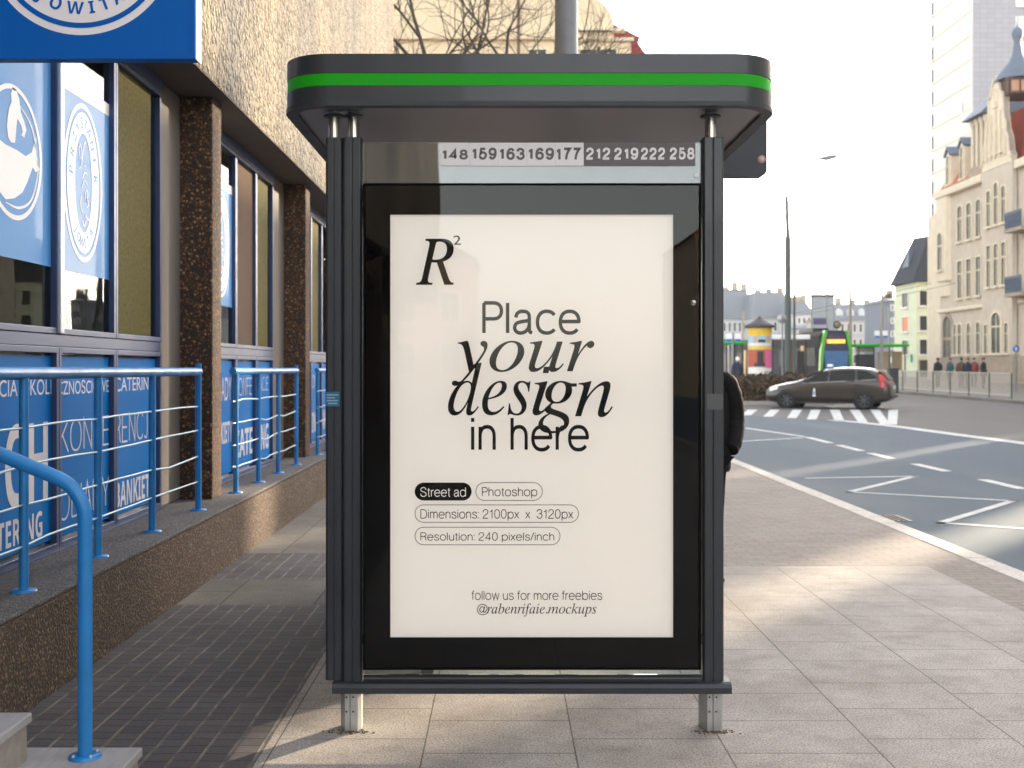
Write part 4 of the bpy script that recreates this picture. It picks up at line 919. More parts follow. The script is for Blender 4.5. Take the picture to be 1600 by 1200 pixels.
def make_car(loc, rotz):
    t = thing('estate_car', 'grey brown estate car with a white roof sign and small pale emblem on its door', 'car', loc, rotz)
    m = MB(); vs = []; fs = []; K = 14
    for (x, zb, zl, hl, hb, zt, ht) in ST:
        half = [(0, zb), (hl * .85, zb), (hl * .985, zb + .12), (hl, (zb + zl) / 2 + .05), (hb, zl), (ht + .035, zt - .05), (ht * .7, zt + .005), (0, zt + .02)]
        row = [(x, y, z) for y, z in half] + [(x, -y, z) for y, z in half[-2:0:-1]]
        vs += row
    K = len(vs) // len(ST)
    for i in range(len(ST) - 1):
        for k in range(K): fs.append((i * K + k, (i + 1) * K + k, (i + 1) * K + (k + 1) % K, i * K + (k + 1) % K))
    fs.append(tuple(range(K))); fs.append(tuple(range((len(ST) - 1) * K, len(ST) * K))[::-1])
    m.add(vs, fs, 0, True); body = m.build('body', M['car'], t, local=True, subsurf=1)
    def side(x, f, s, off=.012):
        _, zb, zl, hl, hb, zt, ht = st_at(x)
        return (x, s * (hb + (ht + .035 - hb) * f + off), zl + (zt - .05 - zl) * f)
    def patch(pts, mat, name, parent=t):
        q = MB(); q.add(pts, [tuple(range(len(pts)))]); return q.build(name, mat, parent, local=True)
    for s in (1, -1):
        for seg in ([(.78, .08), (.40, .86), (.02, .93), (-.06, .93), (-.06, .08)], [(-.14, .08), (-.14, .93), (-.98, .93), (-1.02, .08)], [(-1.10, .10), (-1.08, .92), (-1.42, .88), (-1.72, .48), (-1.74, .30)]):
            q = MB(); n = len(seg); q.add([side(x, f, s) for x, f in seg], [tuple(range(n))]); q.build('side_window', M['car_glass'], t, local=True)
        q = MB(); q.tube([side(.82, .03, s, .014), side(0, .03, s, .014), side(-1.75, .20, s, .014)], .012, 6); q.build('window_trim', M['lamp_clear'], t, local=True)
        q = MB(); q.tube([side(.74, .10, s, .0), (.70, s * 1.0, 1.0)], .02, 6); q.lathe([(0, -.07), (.05, -.06), (.065, 0), (.05, .05), (0, .06)], (.68, s * .98, 1.02), 10, 'x'); q.build('mirror', M['car'], t, local=True)
        for dx in (.0, -1.0):
            q = MB(); q.tube([(dx - .05, s * .895, .86), (dx - .22, s * .895, .865)], .012, 6); q.build('door_handle', M['car'], t, local=True)
            q = MB(); q.tube([(dx - .08 + .02, s * .889, .35), (dx - .08, s * .892, .60), (dx - .09, s * .884, .94)], .006, 5); q.build('door_gap', M['car_trim'], t, local=True)
        q = MB(); q.box(-1.0, 1.0, s * .875, s * .893, .19, .26); q.build('sill_trim', M['car_trim'], t, local=True)
        for wx in (1.38, -1.33):
            q = MB(); q.lathe([(0, s * .845), (.365, s * .845), (.375, s * .888), (.352, s * .893)], (wx, 0, .33), 28, 'y'); q.build('wheel_arch', M['car_trim'], t, local=True)
            q = MB(); q.lathe([(.19, s * .70), (.30, s * .69), (.315, s * .72), (.315, s * .87), (.30, s * .897), (.22, s * .90), (.21, s * .88)], (wx, 0, .315), 28, 'y'); w = q.build('wheel', M['rubber'], t, local=True)
            q = MB(); q.lathe([(.212, s * .885), (.212, s * .86), (.19, s * .84), (.0, s * .84)], (wx, 0, .315), 24, 'y')
            for k in range(7):
                a = 2 * math.pi * k / 7; q.tube([(wx, s * .885, .315), (wx + .205 * math.cos(a), s * .89, .315 + .205 * math.sin(a))], .022, 6)
            q.lathe([(.0, s * .90), (.045, s * .897), (.05, s * .86)], (wx, 0, .315), 12, 'y'); q.build('rim', M['alloy'], w, local=True)
        q = MB(); q.add([(2.17, s * .55, .60), (2.02, s * .775, .60), (1.72, s * .835, .70), (1.70, s * .825, .78), (2.06, s * .69, .73), (2.18, s * .52, .68)], [(0, 1, 2, 3, 4, 5)]); q.build('headlight', M['lamp_clear'], t, local=True)
        q = MB(); q.add([side(-1.80, .86, s, .016), side(-1.96, .30, s, .016), (-2.05, s * .85, .80), (-1.90, s * .88, .78), (-1.86, s * .868, .96)], [(0, 1, 2, 3, 4)])
        q.add([side(-1.80, .86, s, .016), side(-1.96, .30, s, .016), (-2.05, s * .85, .80), (-2.20, s * .70, .80), (-2.145, s * .66, .97), (-1.93, s * .62, 1.24)], [(0, 1, 2, 3, 4, 5)]); q.build('tail_light', M['tail'], t, local=True)
        q = MB(); q.box(-2.245, -2.225, s * .48 - .1, s * .48 + .1, .40, .46); q.build('reflector', M['tail'], t, local=True)
    q = MB(); n = 6; vs = []
    for x, e in ((.90, .985), (.62, 1.155), (.36, 1.30), (.14, 1.395)):
        ht = st_at(x)[6] * .93
        for k in range(n + 1):
            y = -ht + 2 * ht * k / n; vs.append((x + (.03 if True else 0), y, e + .045 - .035 * (y / ht) ** 2))
    q.add(vs, [(i * (n + 1) + k, i * (n + 1) + k + 1, (i + 1) * (n + 1) + k + 1, (i + 1) * (n + 1) + k) for i in range(3) for k in range(n)], 0, True); q.build('windscreen', M['car_glass'], t, local=True)
    q = MB(); vs = []
    for x, e in ((-1.74, 1.375), (-1.88, 1.285), (-2.0, 1.155), (-2.11, 1.03)):
        ht = .58
        for k in range(n + 1):
            y = -ht + 2 * ht * k / n; vs.append((x - .03, y, e + .03 - .02 * (y / ht) ** 2))
    q.add(vs, [(i * (n + 1) + k, i * (n + 1) + k + 1, (i + 1) * (n + 1) + k + 1, (i + 1) * (n + 1) + k) for i in range(3) for k in range(n)], 0, True); q.build('rear_window', M['car_glass'], t, local=True)
    q = MB(); q.box(-2.252, -2.235, -.26, .26, .72, .83); q.build('number_plate', M['plate'], t, bevel=.003, local=True)
    q = MB(); q.box(-2.26, -2.05, -.72, .72, .40, .50); q.build('bumper_strip', M['car_trim'], t, bevel=.03, local=True)
    q = MB(); q.prism([(-.12, 1.505), (.12, 1.505), (.085, 1.60), (-.085, 1.60)], 'x', -.30 + .2, -.12 + .2); q.build('roof_sign', M['white_vinyl'], t, bevel=.01, local=True)
    q = MB(); q.box(.35, .43, .889, .897, .50, .66); q.box(.365, .415, .889, .898, .66, .73); q.box(.33, .45, .889, .896, .44, .49); em = q.build('door_emblem', M['white_vinyl'], t, local=True)
    q = MB(); q.box(.37, .41, .8985, .8995, .52, .62); q.build('emblem_mark', M['sign_blue'], em, local=True)
    return t
cp = gp(1297, 637.5)
make_car((cp.x, cp.y, cp.z), R(153))
print('car at', cp)

# ------------------------------------------------------------------ planting
def leaf_mass(name, parent, mats, n, spot, size, seed, local=False):
    r = random.Random(seed); m = MB()
    for k in range(n):
        p = spot(r); s = size * r.uniform(.6, 1.4)
        a = Vector((r.gauss(0, 1), r.gauss(0, 1), r.gauss(0, 1))).normalized(); b = a.orthogonal().normalized(); b.rotate(Matrix.Rotation(r.uniform(0, 6.28), 3, a)); c = a.cross(b)
        m.add([p - b * s, p + c * s * .45, p + b * s, p - c * s * .45], [(0, 1, 2, 3)], r.randrange(len(mats)))
    return m.build(name, mats, parent, local=local)
M['hedge'] = [plain('hedge_leaf_a', (0.075, 0.048, 0.022), .8), plain('hedge_leaf_b', (0.11, 0.075, 0.03), .8), plain('hedge_leaf_c', (0.05, 0.038, 0.018), .8), plain('hedge_leaf_d', (0.13, 0.06, 0.035), .8)]
for k, (x0, x1, h, lab) in enumerate(((6.2, 9.0, 1.0, 'brown clipped hedge on the island, hidden mostly by the shelter'), (8.9, 12.75, 1.2, 'russet winter hedge on the traffic island in front of the tram'))):
    t = thing('hedge', lab, 'hedge', ((x0 + x1) / 2, 46, zg(46) + .13), 0, 'hedges on the island')
    def spot(r, x0=x0, x1=x1, h=h):
        while True:
            x, y, z = r.uniform(x0, x1), r.uniform(45.0, 47.2), r.uniform(0, h)
            e = 1 - ((2 * (x - x0) / (x1 - x0) - 1) ** 6) * .5 - ((y - 46.1) / 1.1) ** 4 * .4
            if z < h * e * (0.86 + .14 * math.sin(x * 3.1) * math.sin(x * 7.3 + y * 4)): return Vector((x, y, zg(46) + .13 + z))
    leaf_mass('leaves', t, M['hedge'], 6500, spot, .075, 11 + k)
    m = MB()
    for j in range(14):
        x = x0 + (x1 - x0) * (j + .5) / 14; m.tube([(x, 46.1, zg(46) + .13), (x + rnd.uniform(-.2, .2), 46.1 + rnd.uniform(-.4, .4), zg(46) + .13 + h * .7)], [.03, .008], 6)
    m.build('stem', plain('hedge_wood', (.05, .035, .025), .9), t)

M['bark'] = plain('dark_bark', (0.045, 0.034, 0.024), 0.9, 0, 0.3, 12, bumpy=0.4, stretch=(1, 1, .3))
def bare_tree(loc, label, seed, height, first):
    r = random.Random(seed); t = thing('bare_tree', label, 'tree', loc); tr = MB(); br = MB()
    base = Vector(loc)
    def grow(mb, p, d, length, rad, depth):
        pts = [p]; rs = [rad]; n = 5
        for k in range(n):
            d = (d + Vector((r.gauss(0, .13), r.gauss(0, .13), r.gauss(0.03, .09)))).normalized(); p = p + d * length / n; pts.append(p); rs.append(rad * (1 - .5 * (k + 1) / n))
        mb.tube(pts, rs, 10 if rad > .06 else 6 if rad > .015 else 4, caps=False)
        if depth <= 0: return
        for k in range(2, n + 1):
            for q in range(1 if k < n else 2):
                if r.random() < .93:
                    ax = d.orthogonal(); ax.rotate(Matrix.Rotation(r.uniform(0, 6.28), 3, d)); nd = d.copy(); nd.rotate(Matrix.Rotation(R(r.uniform(24, 58)), 3, ax))
                    grow(br, pts[k], nd, length * r.uniform(.5, .8), rs[k] * r.uniform(.5, .8), depth - 1)
    p = base.copy(); top = base + Vector((0, 0, first))
    tr.tube([base - Vector((0, 0, .1)), base + Vector((0.02, 0, .3)), base + Vector((.05, 0, first * .5)), top], [.36, .30, .26, .24], 14)
    for k in range(4):
        a = 2 * math.pi * k / 4 + .5; grow(br, top - Vector((0, 0, .25 * k)), Vector((math.cos(a) * .55, math.sin(a) * .55, 1)).normalized(), height * .40, .17, 4)
    tr.build('trunk', M['bark'], t); br.build('crown', M['bark'], t)
    return t
bare_tree((-1.4, 31, zg(31)), 'bare tree with dark tangled branches in front of the cream house', 21, 12.0, 5.2)

# ------------------------------------------------------------------ poles, lamps and signs
M['pole'] = plain('grey_pole_paint', (0.20, 0.205, 0.21), 0.5, 0.1, 0.15, 5)
M['rail_bar'] = plain('pale_rail_bar', (0.50, 0.46, 0.40), 0.6, 0, 0.1, 5)
M['pole_dark'] = plain('dark_green_pole', (0.07, 0.085, 0.075), 0.5, 0.1, 0.15, 5)
M['pole_pale'] = plain('pale_concrete_pole', (0.34, 0.29, 0.24), 0.7, 0, 0.15, 5)
def at(x, Y): return (x - VX) * Y / F
def hz(y, Y): return EYE - (y - VY) * Y / F
t = thing('lamp_post', 'thick grey lamp post rising straight up behind the shelter roof', 'lamp post', (0.518, 9.2, 0))
m = MB(); m.tube([(.518, 9.2, 0), (.518, 9.2, 1.2), (.518, 9.2, 1.25), (.518, 9.2, 9.5)], [.13, .13, .099, .085], 20); m.build('pole', M['pole'], t)
m = MB(); m.tube([(.518, 9.2, 9.3), (.53, 9.2, 9.9), (1.0, 9.2, 10.3), (2.0, 9.2, 10.45)], .05, 12); m.build('arm', M['pole'], t)
m = MB(); m.prism([(1.9, 10.36), (2.7, 10.42), (2.7, 10.52), (1.9, 10.56)], 'y', 9.05, 9.35); m.build('lamp_head', M['pole'], t, bevel=.03)
Y = 50.0; X = at(1231, Y)
t = thing('street_lamp', 'tall slim street lamp with a curved arm over the junction', 'street lamp', (X, Y, zg(Y)))
m = MB(); zt = hz(308, Y); m.tube([(X, Y, zg(Y)), (X, Y, hz(372, Y)), (X, Y, hz(368, Y)), (X - .06, Y, zt)], [.15, .125, .085, .075], 14); m.build('pole', M['pole_dark'], t)
m = MB(); m.tube([(X - .06, Y, zt), (X + .02, Y, hz(280, Y)), (at(1243, Y), Y, hz(262, Y)), (at(1260, Y), Y, hz(251, Y)), (at(1280, Y), Y, hz(247, Y))], .045, 10); m.build('arm', M['pole_pale'], t)
m = MB(); m.prism([(at(1278, Y), hz(247.5, Y)), (at(1292, Y), hz(250, Y)), (at(1306, Y), hz(247, Y)), (at(1306, Y), hz(242, Y)), (at(1292, Y), hz(243.5, Y))], 'y', Y - .16, Y + .16); m.build('lamp_head', M['pole'], t, bevel=.02)
def pole_thing(name, label, cat, x, Y, top, r, mat, group=None, base=None):
    X = at(x, Y); t = thing(name, label, cat, (X, Y, base if base is not None else zg(Y)), 0, group)
    m = MB(); m.tube([(X, Y, base if base is not None else zg(Y)), (X, Y, hz(top, Y))], [r, r * .7], 10); m.build('pole', mat, t); return t, X
for x, Y, top, r, mt, lab in ((1241, 72, 428, .10, 'pole_dark', 'dark thin mast just right of the tall street lamp'), (1328.5, 88, 452, .15, 'pole_pale', 'pale overhead wire mast behind the tram'), (1378, 76, 446, .10, 'pole_pale', 'brown overhead wire mast standing by the green roofed tram stop'), (1388, 118, 480, .09, 'pole_pale', 'short pale mast left of the pale green house'), (1161, 120, 486, .14, 'pole_pale', 'grey mast left of the poster column')):
    pole_thing('wire_mast', lab, 'mast', x, Y, top, r, M[mt], 'tram wire masts')
Y = 90; t, X = pole_thing('street_lamp', 'small distant street lamp seen against the white sky', 'street lamp', 1292, Y, 432, .06, M['pole_pale'])
m = MB(); m.tube([(X, Y, hz(432, Y)), (at(1294, Y), Y, hz(426, Y)), (at(1298, Y), Y, hz(424, Y))], .035, 8); m.build('arm', M['pole_pale'], t)
m = MB(); m.prism([(at(1295, Y), hz(425.5, Y)), (at(1302, Y), hz(424.5, Y)), (at(1302, Y), hz(422.6, Y)), (at(1295, Y), hz(422.2, Y))], 'y', Y - .15, Y + .15); m.build('lamp_head', M['pole_dark'], t)
Y = 49; t, X = pole_thing('round_road_sign', 'grey back of a round road sign left of the tall street lamp', 'road sign', 1222.5, Y, 492, .045, M['pole'])
m = MB(); m.lathe([(0, 0), (.21, 0), (.21, .02), (0, .02)], (X, Y + .05, hz(498, Y)), 24, 'y'); m.build('sign_disc', M['galv'], t)
Y = 58; t, X = pole_thing('arrow_road_sign', 'round blue road sign with a white arrow at the right edge', 'road sign', 1587, Y, 538, .04, M['pole'], base=zg(Y) + .12)
m = MB(); m.lathe([(0, 0), (.17, 0), (.17, .02), (0, .02)], (X, Y - .06, hz(545, Y)), 24, 'y'); d = m.build('sign_disc', M['sign_blue'], t)
m = MB(); zc = hz(545, Y); m.box(X - .025, X + .025, Y - .07, Y - .062, zc - .11, zc + .08); m.box(X - .08, X + .08, Y - .07, Y - .062, zc + .01, zc + .05); m.build('arrow', M['white_vinyl'], d)
for lab, xs, Y, yt, yb in (('pair of small blue and white stop boards left of the poster column', (1138.5, 1152.5), 61, 521, 534), ('pair of pale stop boards on one mast beside the green roofed tram stop', (1370, 1382.5), 75, 517, 528)):
    t, X = pole_thing('stop_sign_post', lab, 'stop sign', sum(xs) / 2, Y, yt - 2, .05, M['pole'])
    for x in xs:
        m = MB(); m.box(at(x, Y) - .17, at(x, Y) + .17, Y - .09, Y - .06, hz(yb, Y), hz(yt, Y)); b = m.build('stop_board', M['white_vinyl'], t, bevel=.01)
        m = MB(); m.box(at(x, Y) - .165, at(x, Y) + .165, Y - .096, Y - .091, hz(yb, Y) + .01, hz(yb, Y) + .14); m.build('blue_band', M['sign_blue'], b)
# clock-like round plate on its mast above the tram
Y = 84; t, X = pole_thing('round_plate_mast', 'mast with a dark round plate showing just above the tram', 'sign', 1307.5, Y, 512, .06, M['pole'])
m = MB(); m.lathe([(0, 0), (.27, 0), (.29, .05), (.27, .10), (0, .10)], (X, Y - .12, hz(507.5, Y)), 24, 'y'); d = m.build('plate', M['car_trim'], t)
m = MB(); m.lathe([(0, -.005), (.21, -.005), (.21, .0)], (X, Y - .12, hz(507.5, Y)), 24, 'y'); m.build('plate_face', plain('tan_plate', (.30, .24, .15), .5), d)
# billboard tower
Y = 120; t = thing('billboard', 'tall grey steel billboard above the tram', 'billboard', (at(1286, Y), Y, zg(Y)))
for x in (1269, 1302):
    m = MB(); m.box(at(x, Y) - .1, at(x, Y) + .1, Y, Y + .2, zg(Y), hz(461, Y)); m.build('leg', M['pole'], t)
m = MB(); m.box(at(1269, Y), at(1302, Y), Y - .1, Y + .3, hz(560, Y), hz(463, Y)); b = m.build('panel', plain('pale_panel', (.32, .37, .42), .5), t)
m = MB(); m.box(at(1267, Y), at(1304, Y), Y - .2, Y + .4, hz(463.5, Y), hz(460, Y)); m.build('top_bar', M['car_trim'], t)
m = MB(); m.box(at(1270, Y), at(1292, Y), Y - .16, Y - .11, hz(507, Y), hz(497, Y)); m.build('purple_strip', plain('purple_strip', (.07, .06, .17), .5), b)

# advertising column
Y = 60; X = at(1187, Y); g = zg(Y)
t = thing('poster_column', 'round advertising column with a dark conical roof and bright yellow and pink posters', 'advertising column', (X, Y, g))
m = MB(); m.lathe([(.66, g), (.66, g + .35), (.62, g + .4), (.62, hz(512, Y))], (X, Y, 0), 28); m.build('drum', plain('drum_grey', (.3, .3, .3), .6), t)
zt = hz(512, Y); m = MB(); m.lathe([(.62, zt - .02), (.80, zt), (.80, zt + .10), (.62, zt + .20), (.30, zt + .38), (.08, zt + .52), (.03, zt + .62), (0, zt + .64)], (X, Y, 0), 28); m.build('roof', plain('slate_grey', (.06, .055, .06), .6), t)
cols = dict(y=plain('poster_yellow', (.75, .48, .03), .6), p=plain('poster_pink', (.72, .12, .30), .6), b=plain('poster_sky', (.35, .52, .62), .6), w=plain('poster_white', (.7, .68, .64), .6), r=plain('poster_red', (.42, .09, .04), .6), k=plain('poster_black', (.03, .025, .03), .6), s=plain('poster_skin', (.52, .33, .25), .6), g=plain('poster_green', (.15, .55, .10), .6))
def wrap(parent, name, a0, a1, z0, z1, r, mat):
    m = MB(); n = 10; vs = []
    for k in range(n + 1):
        a = R(a0 + (a1 - a0) * k / n); vs += [(X + r * math.cos(a), Y + r * math.sin(a), z0), (X + r * math.cos(a), Y + r * math.sin(a), z1)]
    m.add(vs, [(2 * k, 2 * k + 2, 2 * k + 3, 2 * k + 1) for k in range(n)], 0, True); return m.build(name, mat, parent)
a = wrap(t, 'yellow_poster', 185, 330, hz(525, Y), hz(513, Y), .625, cols['y'])
a = wrap(t, 'portrait_poster', 185, 350, hz(536, Y), hz(525, Y), .625, cols['b'])
for a0, a1 in ((225, 245), (290, 312)): wrap(a, 'portrait', a0, a1, hz(535.5, Y), hz(526, Y), .63, cols['s'])
wrap(a, 'dark_patch', 250, 285, hz(535.5, Y), hz(531, Y), .63, cols['k'])
wrap(t, 'white_strip', 185, 330, hz(541, Y), hz(536, Y), .625, cols['w'])
wrap(t, 'yellow_strip', 185, 335, hz(546, Y), hz(541.5, Y), .625, cols['y'])
a = wrap(t, 'dark_red_poster', 185, 285, hz(573, Y), hz(547, Y), .625, cols['r'])
wrap(a, 'figure', 245, 275, hz(568, Y), hz(549, Y), .63, cols['k']); wrap(a, 'text_band', 230, 282, hz(572.5, Y), hz(567, Y), .63, cols['k'])
wrap(t, 'pink_poster', 286, 335, hz(575, Y), hz(546.5, Y), .625, cols['p'])
wrap(t, 'white_base_poster', 185, 330, hz(584, Y), hz(574, Y), .625, cols['w'])

# ------------------------------------------------------------------ the tram and its stops
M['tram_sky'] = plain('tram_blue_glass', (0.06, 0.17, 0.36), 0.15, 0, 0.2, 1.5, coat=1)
M['tram_blue'] = plain('tram_windscreen', (0.018, 0.032, 0.085), 0.12, 0, 0.1, 2, coat=1)
M['tram_green'] = plain('tram_green', (0.10, 0.45, 0.03), 0.35, 0, 0.05, 2, coat=.5)
M['tram_dark'] = plain('tram_dark_side', (0.02, 0.018, 0.016), 0.7, 0, 0.1, 3, spec=.1)
M['tram_glass'] = plain('tram_side_glass', (0.012, 0.011, 0.010), 0.5, 0, 0.1, 3, spec=.15)
M['tram_yellow'] = plain('tram_yellow', (0.55, 0.28, 0.03), 0.4, 0, 0.1, 3)
M['orange_led'] = emit('orange_display', (1.0, 0.16, 0.02), 1.3)
Y0 = 80.0; g = zg(Y0) + .15; xa, xb = at(1281, Y0), at(1333.5, Y0); zt = hz(516, Y0)
t = thing('tram', 'green framed tram with a deep blue windscreen and an orange destination display', 'tram', ((xa + xb) / 2, Y0, g))
m = MB(); cs = [(xa + .1, g), (xb - .1, g), (xb, g + .35), (xb, g + 1.6), (xb - .10, zt - .35), (xb - .45, zt), (xa + .45, zt), (xa + .10, zt - .35), (xa, g + 1.6), (xa, g + .35)]
m.prism(cs, 'y', Y0 + .5, Y0 + 30); m.build('body', M['tram_dark'], t, bevel=.08)
m = MB(); ix = .14
fr = [(xa + .30, g + .9), (xb - .30, g + .9), (xb - .20, g + 2.3), (xb - .42, zt - .12), (xa + .42, zt - .12), (xa + .20, g + 2.3)]
m.prism(fr, 'y', Y0 + .08, Y0 + .5); f = m.build('windscreen', M['tram_blue'], t, bevel=.12)
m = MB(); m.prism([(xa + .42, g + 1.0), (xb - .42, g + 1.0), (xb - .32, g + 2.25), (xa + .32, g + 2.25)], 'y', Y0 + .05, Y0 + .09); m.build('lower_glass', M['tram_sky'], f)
m = MB(); m.prism([(xa + .1, g), (xb - .1, g), (xb, g + .3), (xb - .02, g + .88), (xa + .02, g + .88), (xa, g + .3)], 'y', Y0, Y0 + .5); nose = m.build('nose', M['tram_green'], t, bevel=.12)
for s, x in ((1, xa), (-1, xb)):
    m = MB(); m.prism([(x, g + .4), (x + s * .17, g + .4), (x + s * .30, g + 2.3), (x + s * .55, zt), (x + s * .36, zt), (x + s * .08, g + 2.3)], 'y', Y0 + .02, Y0 + .52); m.build('side_frame', M['tram_green'], t, bevel=.03)
    m = MB(); m.lathe([(0, -.02), (.10, -.02), (.12, .02)], (x + s * .45, Y0, g + .6), 14, 'y'); m.build('headlight', M['lamp_clear'], nose)
m = MB(); m.box(xa + .45, xb - .45, Y0 + .05, Y0 + .079, zt - .95, zt - .60); d = m.build('display', M['car_trim'], f)
m = MB(); u = xa + .55
while u < xb - .62:
    w = rnd.choice((.07, .11, .13)); m.box(u, u + w, Y0 + .04, Y0 + .0495, zt - .90, zt - .66); u += w + .03
m.build('display_glow', M['orange_led'], d)
for k in range(7):
    y0 = Y0 + 1.2 + k * 4.0
    m = MB(); m.box(xa - .012, xa + .05, y0, y0 + 3.0, g + 1.2, g + 2.5); m.build('side_window', M['tram_glass'], t)
    m = MB(); m.box(xa - .02, xa + .05, y0 + 3.1, y0 + 3.9, g + .3, g + 2.7); m.build('door', M['tram_yellow'], t)
m = MB(); m.box(xa + .6, xb - .6, Y0 + 4, Y0 + 8, zt, zt + .3); m.build('roof_unit', M['car_trim'], t, bevel=.03)
def stop_roof(label, x0, x1, Y, ytop, ybot, depth, roofm, panels):
    X0, X1 = at(x0, Y), at(x1, Y); g = zg(Y); t = thing('tram_stop', label, 'tram stop', ((X0 + X1) / 2, Y, g), 0)
    m = MB(); m.box(X0, X1, Y, Y + depth, hz(ybot, Y), hz(ytop, Y)); m.build('roof', roofm, t, bevel=.03)
    n = 4
    for k in range(n):
        x = X0 + .2 + (X1 - X0 - .4) * k / (n - 1)
        m = MB(); m.tube([(x, Y + .3, g), (x, Y + .3, hz(ybot, Y))], .05, 8); m.build('post', M['car_trim'], t)
    for (a, b, top, bot, mt) in panels:
        m = MB(); m.box(at(a, Y), at(b, Y), Y + .8, Y + .9, hz(bot, Y), hz(top, Y)); m.build('panel', mt, t)
    return t
stop_roof('tram stop with a thin green roof and dark panels, right of the tram', 1339, 1421, 79, 537.5, 541.5, 2.2, M['green'], [(1343, 1372, 542, 551, plain('stop_grey', (.35, .34, .3), .6)), (1343, 1372, 553, 582, plain('stop_dark', (.03, .03, .04), .4)), (1378, 1394, 549, 582, plain('stop_tan', (.38, .28, .17), .6)), (1400, 1416, 549, 580, plain('stop_ochre', (.30, .22, .12), .6))])
stop_roof('white roofed tram stop with dark panels, between the poster column and the tram', 1204, 1266, 74, 523, 530, 2.0, M['white_vinyl'], [(1208, 1222, 540, 590, plain('stop_slate', (.10, .10, .11), .5)), (1236, 1246, 545, 588, plain('stop_brown', (.14, .08, .05), .5)), (1250, 1262, 548, 588, plain('stop_black', (.03, .025, .02), .5))])
stop_roof('low green roofed tram stop with pale slats at the left of the poster column', 1120, 1166, 76, 534, 538, 2.0, M['green'], [(1133, 1138, 540, 590, plain('slat_a', (.4, .36, .33), .6)), (1143, 1147, 540, 590, M['pole_pale']), (1151, 1156, 540, 590, plain('slat_b', (.16, .14, .13), .6))])
# gully grate by the kerb, tram wires
gy_ = 11.9; t = thing('gully_grate', 'dark iron gully grate in the road against the pale kerb', 'drain', (4.05, gy_, -.1))
m = MB(); m.box(3.86, 4.30, gy_, gy_ + .5, -.098, -.094); m.build('frame', M['car_trim'], t)
m = MB()
for k in range(7): m.box(3.90 + k * .055, 3.925 + k * .055, gy_ + .04, gy_ + .46, -.094, -.088)
m.build('grate', M['rust'], t)
t = thing('tram_wires', 'thin overhead tram wires strung above the tram and its stops', 'overhead wires', (20, 80, 7))
for (xa_, ya_, za_), (xb_, yb_, zb_) in (((6, 70, 6.6), (24.2, 76, 6.9)), ((17.95, 72, 7.0), (24.2, 76, 6.9)), ((24.2, 76, 6.9), (27.2, 88, 7.4)), ((22.6, 60, 6.0), (23.2, 130, 6.2)), ((23.9, 60, 6.0), (24.5, 130, 6.2))):
    m = MB(); m.tube([(xa_ + (xb_ - xa_) * k / 8, ya_ + (yb_ - ya_) * k / 8, za_ + (zb_ - za_) * k / 8 - .25 * (1 - (k / 4 - 1) ** 2)) for k in range(9)], .014, 5); m.build('wire', M['car_trim'], t)
# litter bin and pedestrian railing on the far pavement
t = thing('litter_bin', 'dark litter bin at the left end of the pedestrian railing', 'litter bin', (at(1394, 56), 56, zg(56) + .0)); X = at(1395, 56); g = zg(56)
m = MB(); m.prism(rrect(X - .24, X + .24, 55.8, 56.2, .06, 4), 'z', g + .12, hz(577.5, 56)); m.build('bin_body', plain('bin_dark', (.035, .04, .045), .5), t, bevel=.02)
m = MB(); m.box(X - .26, X + .26, 55.77, 56.23, hz(577.5, 56), hz(575.5, 56)); m.build('bin_lid', M['car_trim'], t, bevel=.02)
t = thing('pedestrian_railing', 'grey green railing with closely spaced bars along the far pavement', 'railing', (21.4, 56, zg(56) + .12))
A_, B_ = Vector((21.3, 47.6)), Vector((21.7, 66.0)); nb = 8
for k in range(nb):
    a, b = A_.lerp(B_, k / nb), A_.lerp(B_, (k + 1) / nb)
    for (q, nm) in ((a, 'post'),) + (((b, 'post'),) if k == nb - 1 else ()):
        z = zg(q.y) + .12; m = MB(); m.tube([(q.x, q.y, z), (q.x, q.y, z + 1.1)], .035, 8); m.build(nm, M['pole_dark'], t)
    m = MB(); za, zb = zg(a.y) + .12, zg(b.y) + .12
    for h in (.14, 1.06): m.tube([(a.x, a.y, za + h), (b.x, b.y, zb + h)], .022, 6)
    for j in range(1, 17):
        q = a.lerp(b, j / 17); z = zg(q.y) + .12; m.box(q.x - .010, q.x + .010, q.y - .014, q.y + .014, z + .14, z + 1.06)
    m.build('bar_panel', M['rail_bar'], t)

# ------------------------------------------------------------------ buildings along the far side
M['stone'] = plain('warm_sandstone', (0.55, 0.475, 0.385), 0.85, 0, 0.12, 1.2, bumpy=.2)
M['stone_dark'] = plain('rough_base_stone', (0.36, 0.29, 0.215), 0.9, 0, 0.22, 3.0, bumpy=.3)
M['stone_pale_sunlit'] = plain('pale_dressed_stone_sunlit', (0.70, 0.61, 0.47), 0.85, 0, 0.1, 1.5)  # dressed stone, lightened in colour so gable and oriel look sunlit
M['pane'] = plain('dark_old_pane', (0.040, 0.043, 0.034), 0.3, 0, 0.3, 1.0, spec=.12)
def tiles(name, a, b, sx, sz):
    m, nt, bs = new_mat(name); v = coords(nt)
    w = nt.nodes.new('ShaderNodeTexWave'); w.bands_direction = 'Z'; w.inputs['Scale'].default_value = sz; w.inputs['Distortion'].default_value = 1.0; lk(nt, v, w.inputs['Vector'])
    n_ = noise(nt, v, 3, 5); c = mix(nt, ramp(nt, n_, [(.3, a), (.7, b)]), ramp(nt, w.outputs['Fac'], [(0, .7), (.4, 1.0)]), 1.0, 'MULTIPLY')
    lk(nt, c, bs.inputs['Base Color']); bs.inputs['Roughness'].default_value = .9; bs.inputs['Specular IOR Level'].default_value = .1; bump(nt, w.outputs['Fac'], bs, .4, .03); return m
M['red_tile'] = tiles('red_roof_tiles', (.30, .062, .032), (.40, .095, .05), 1, 1.6)
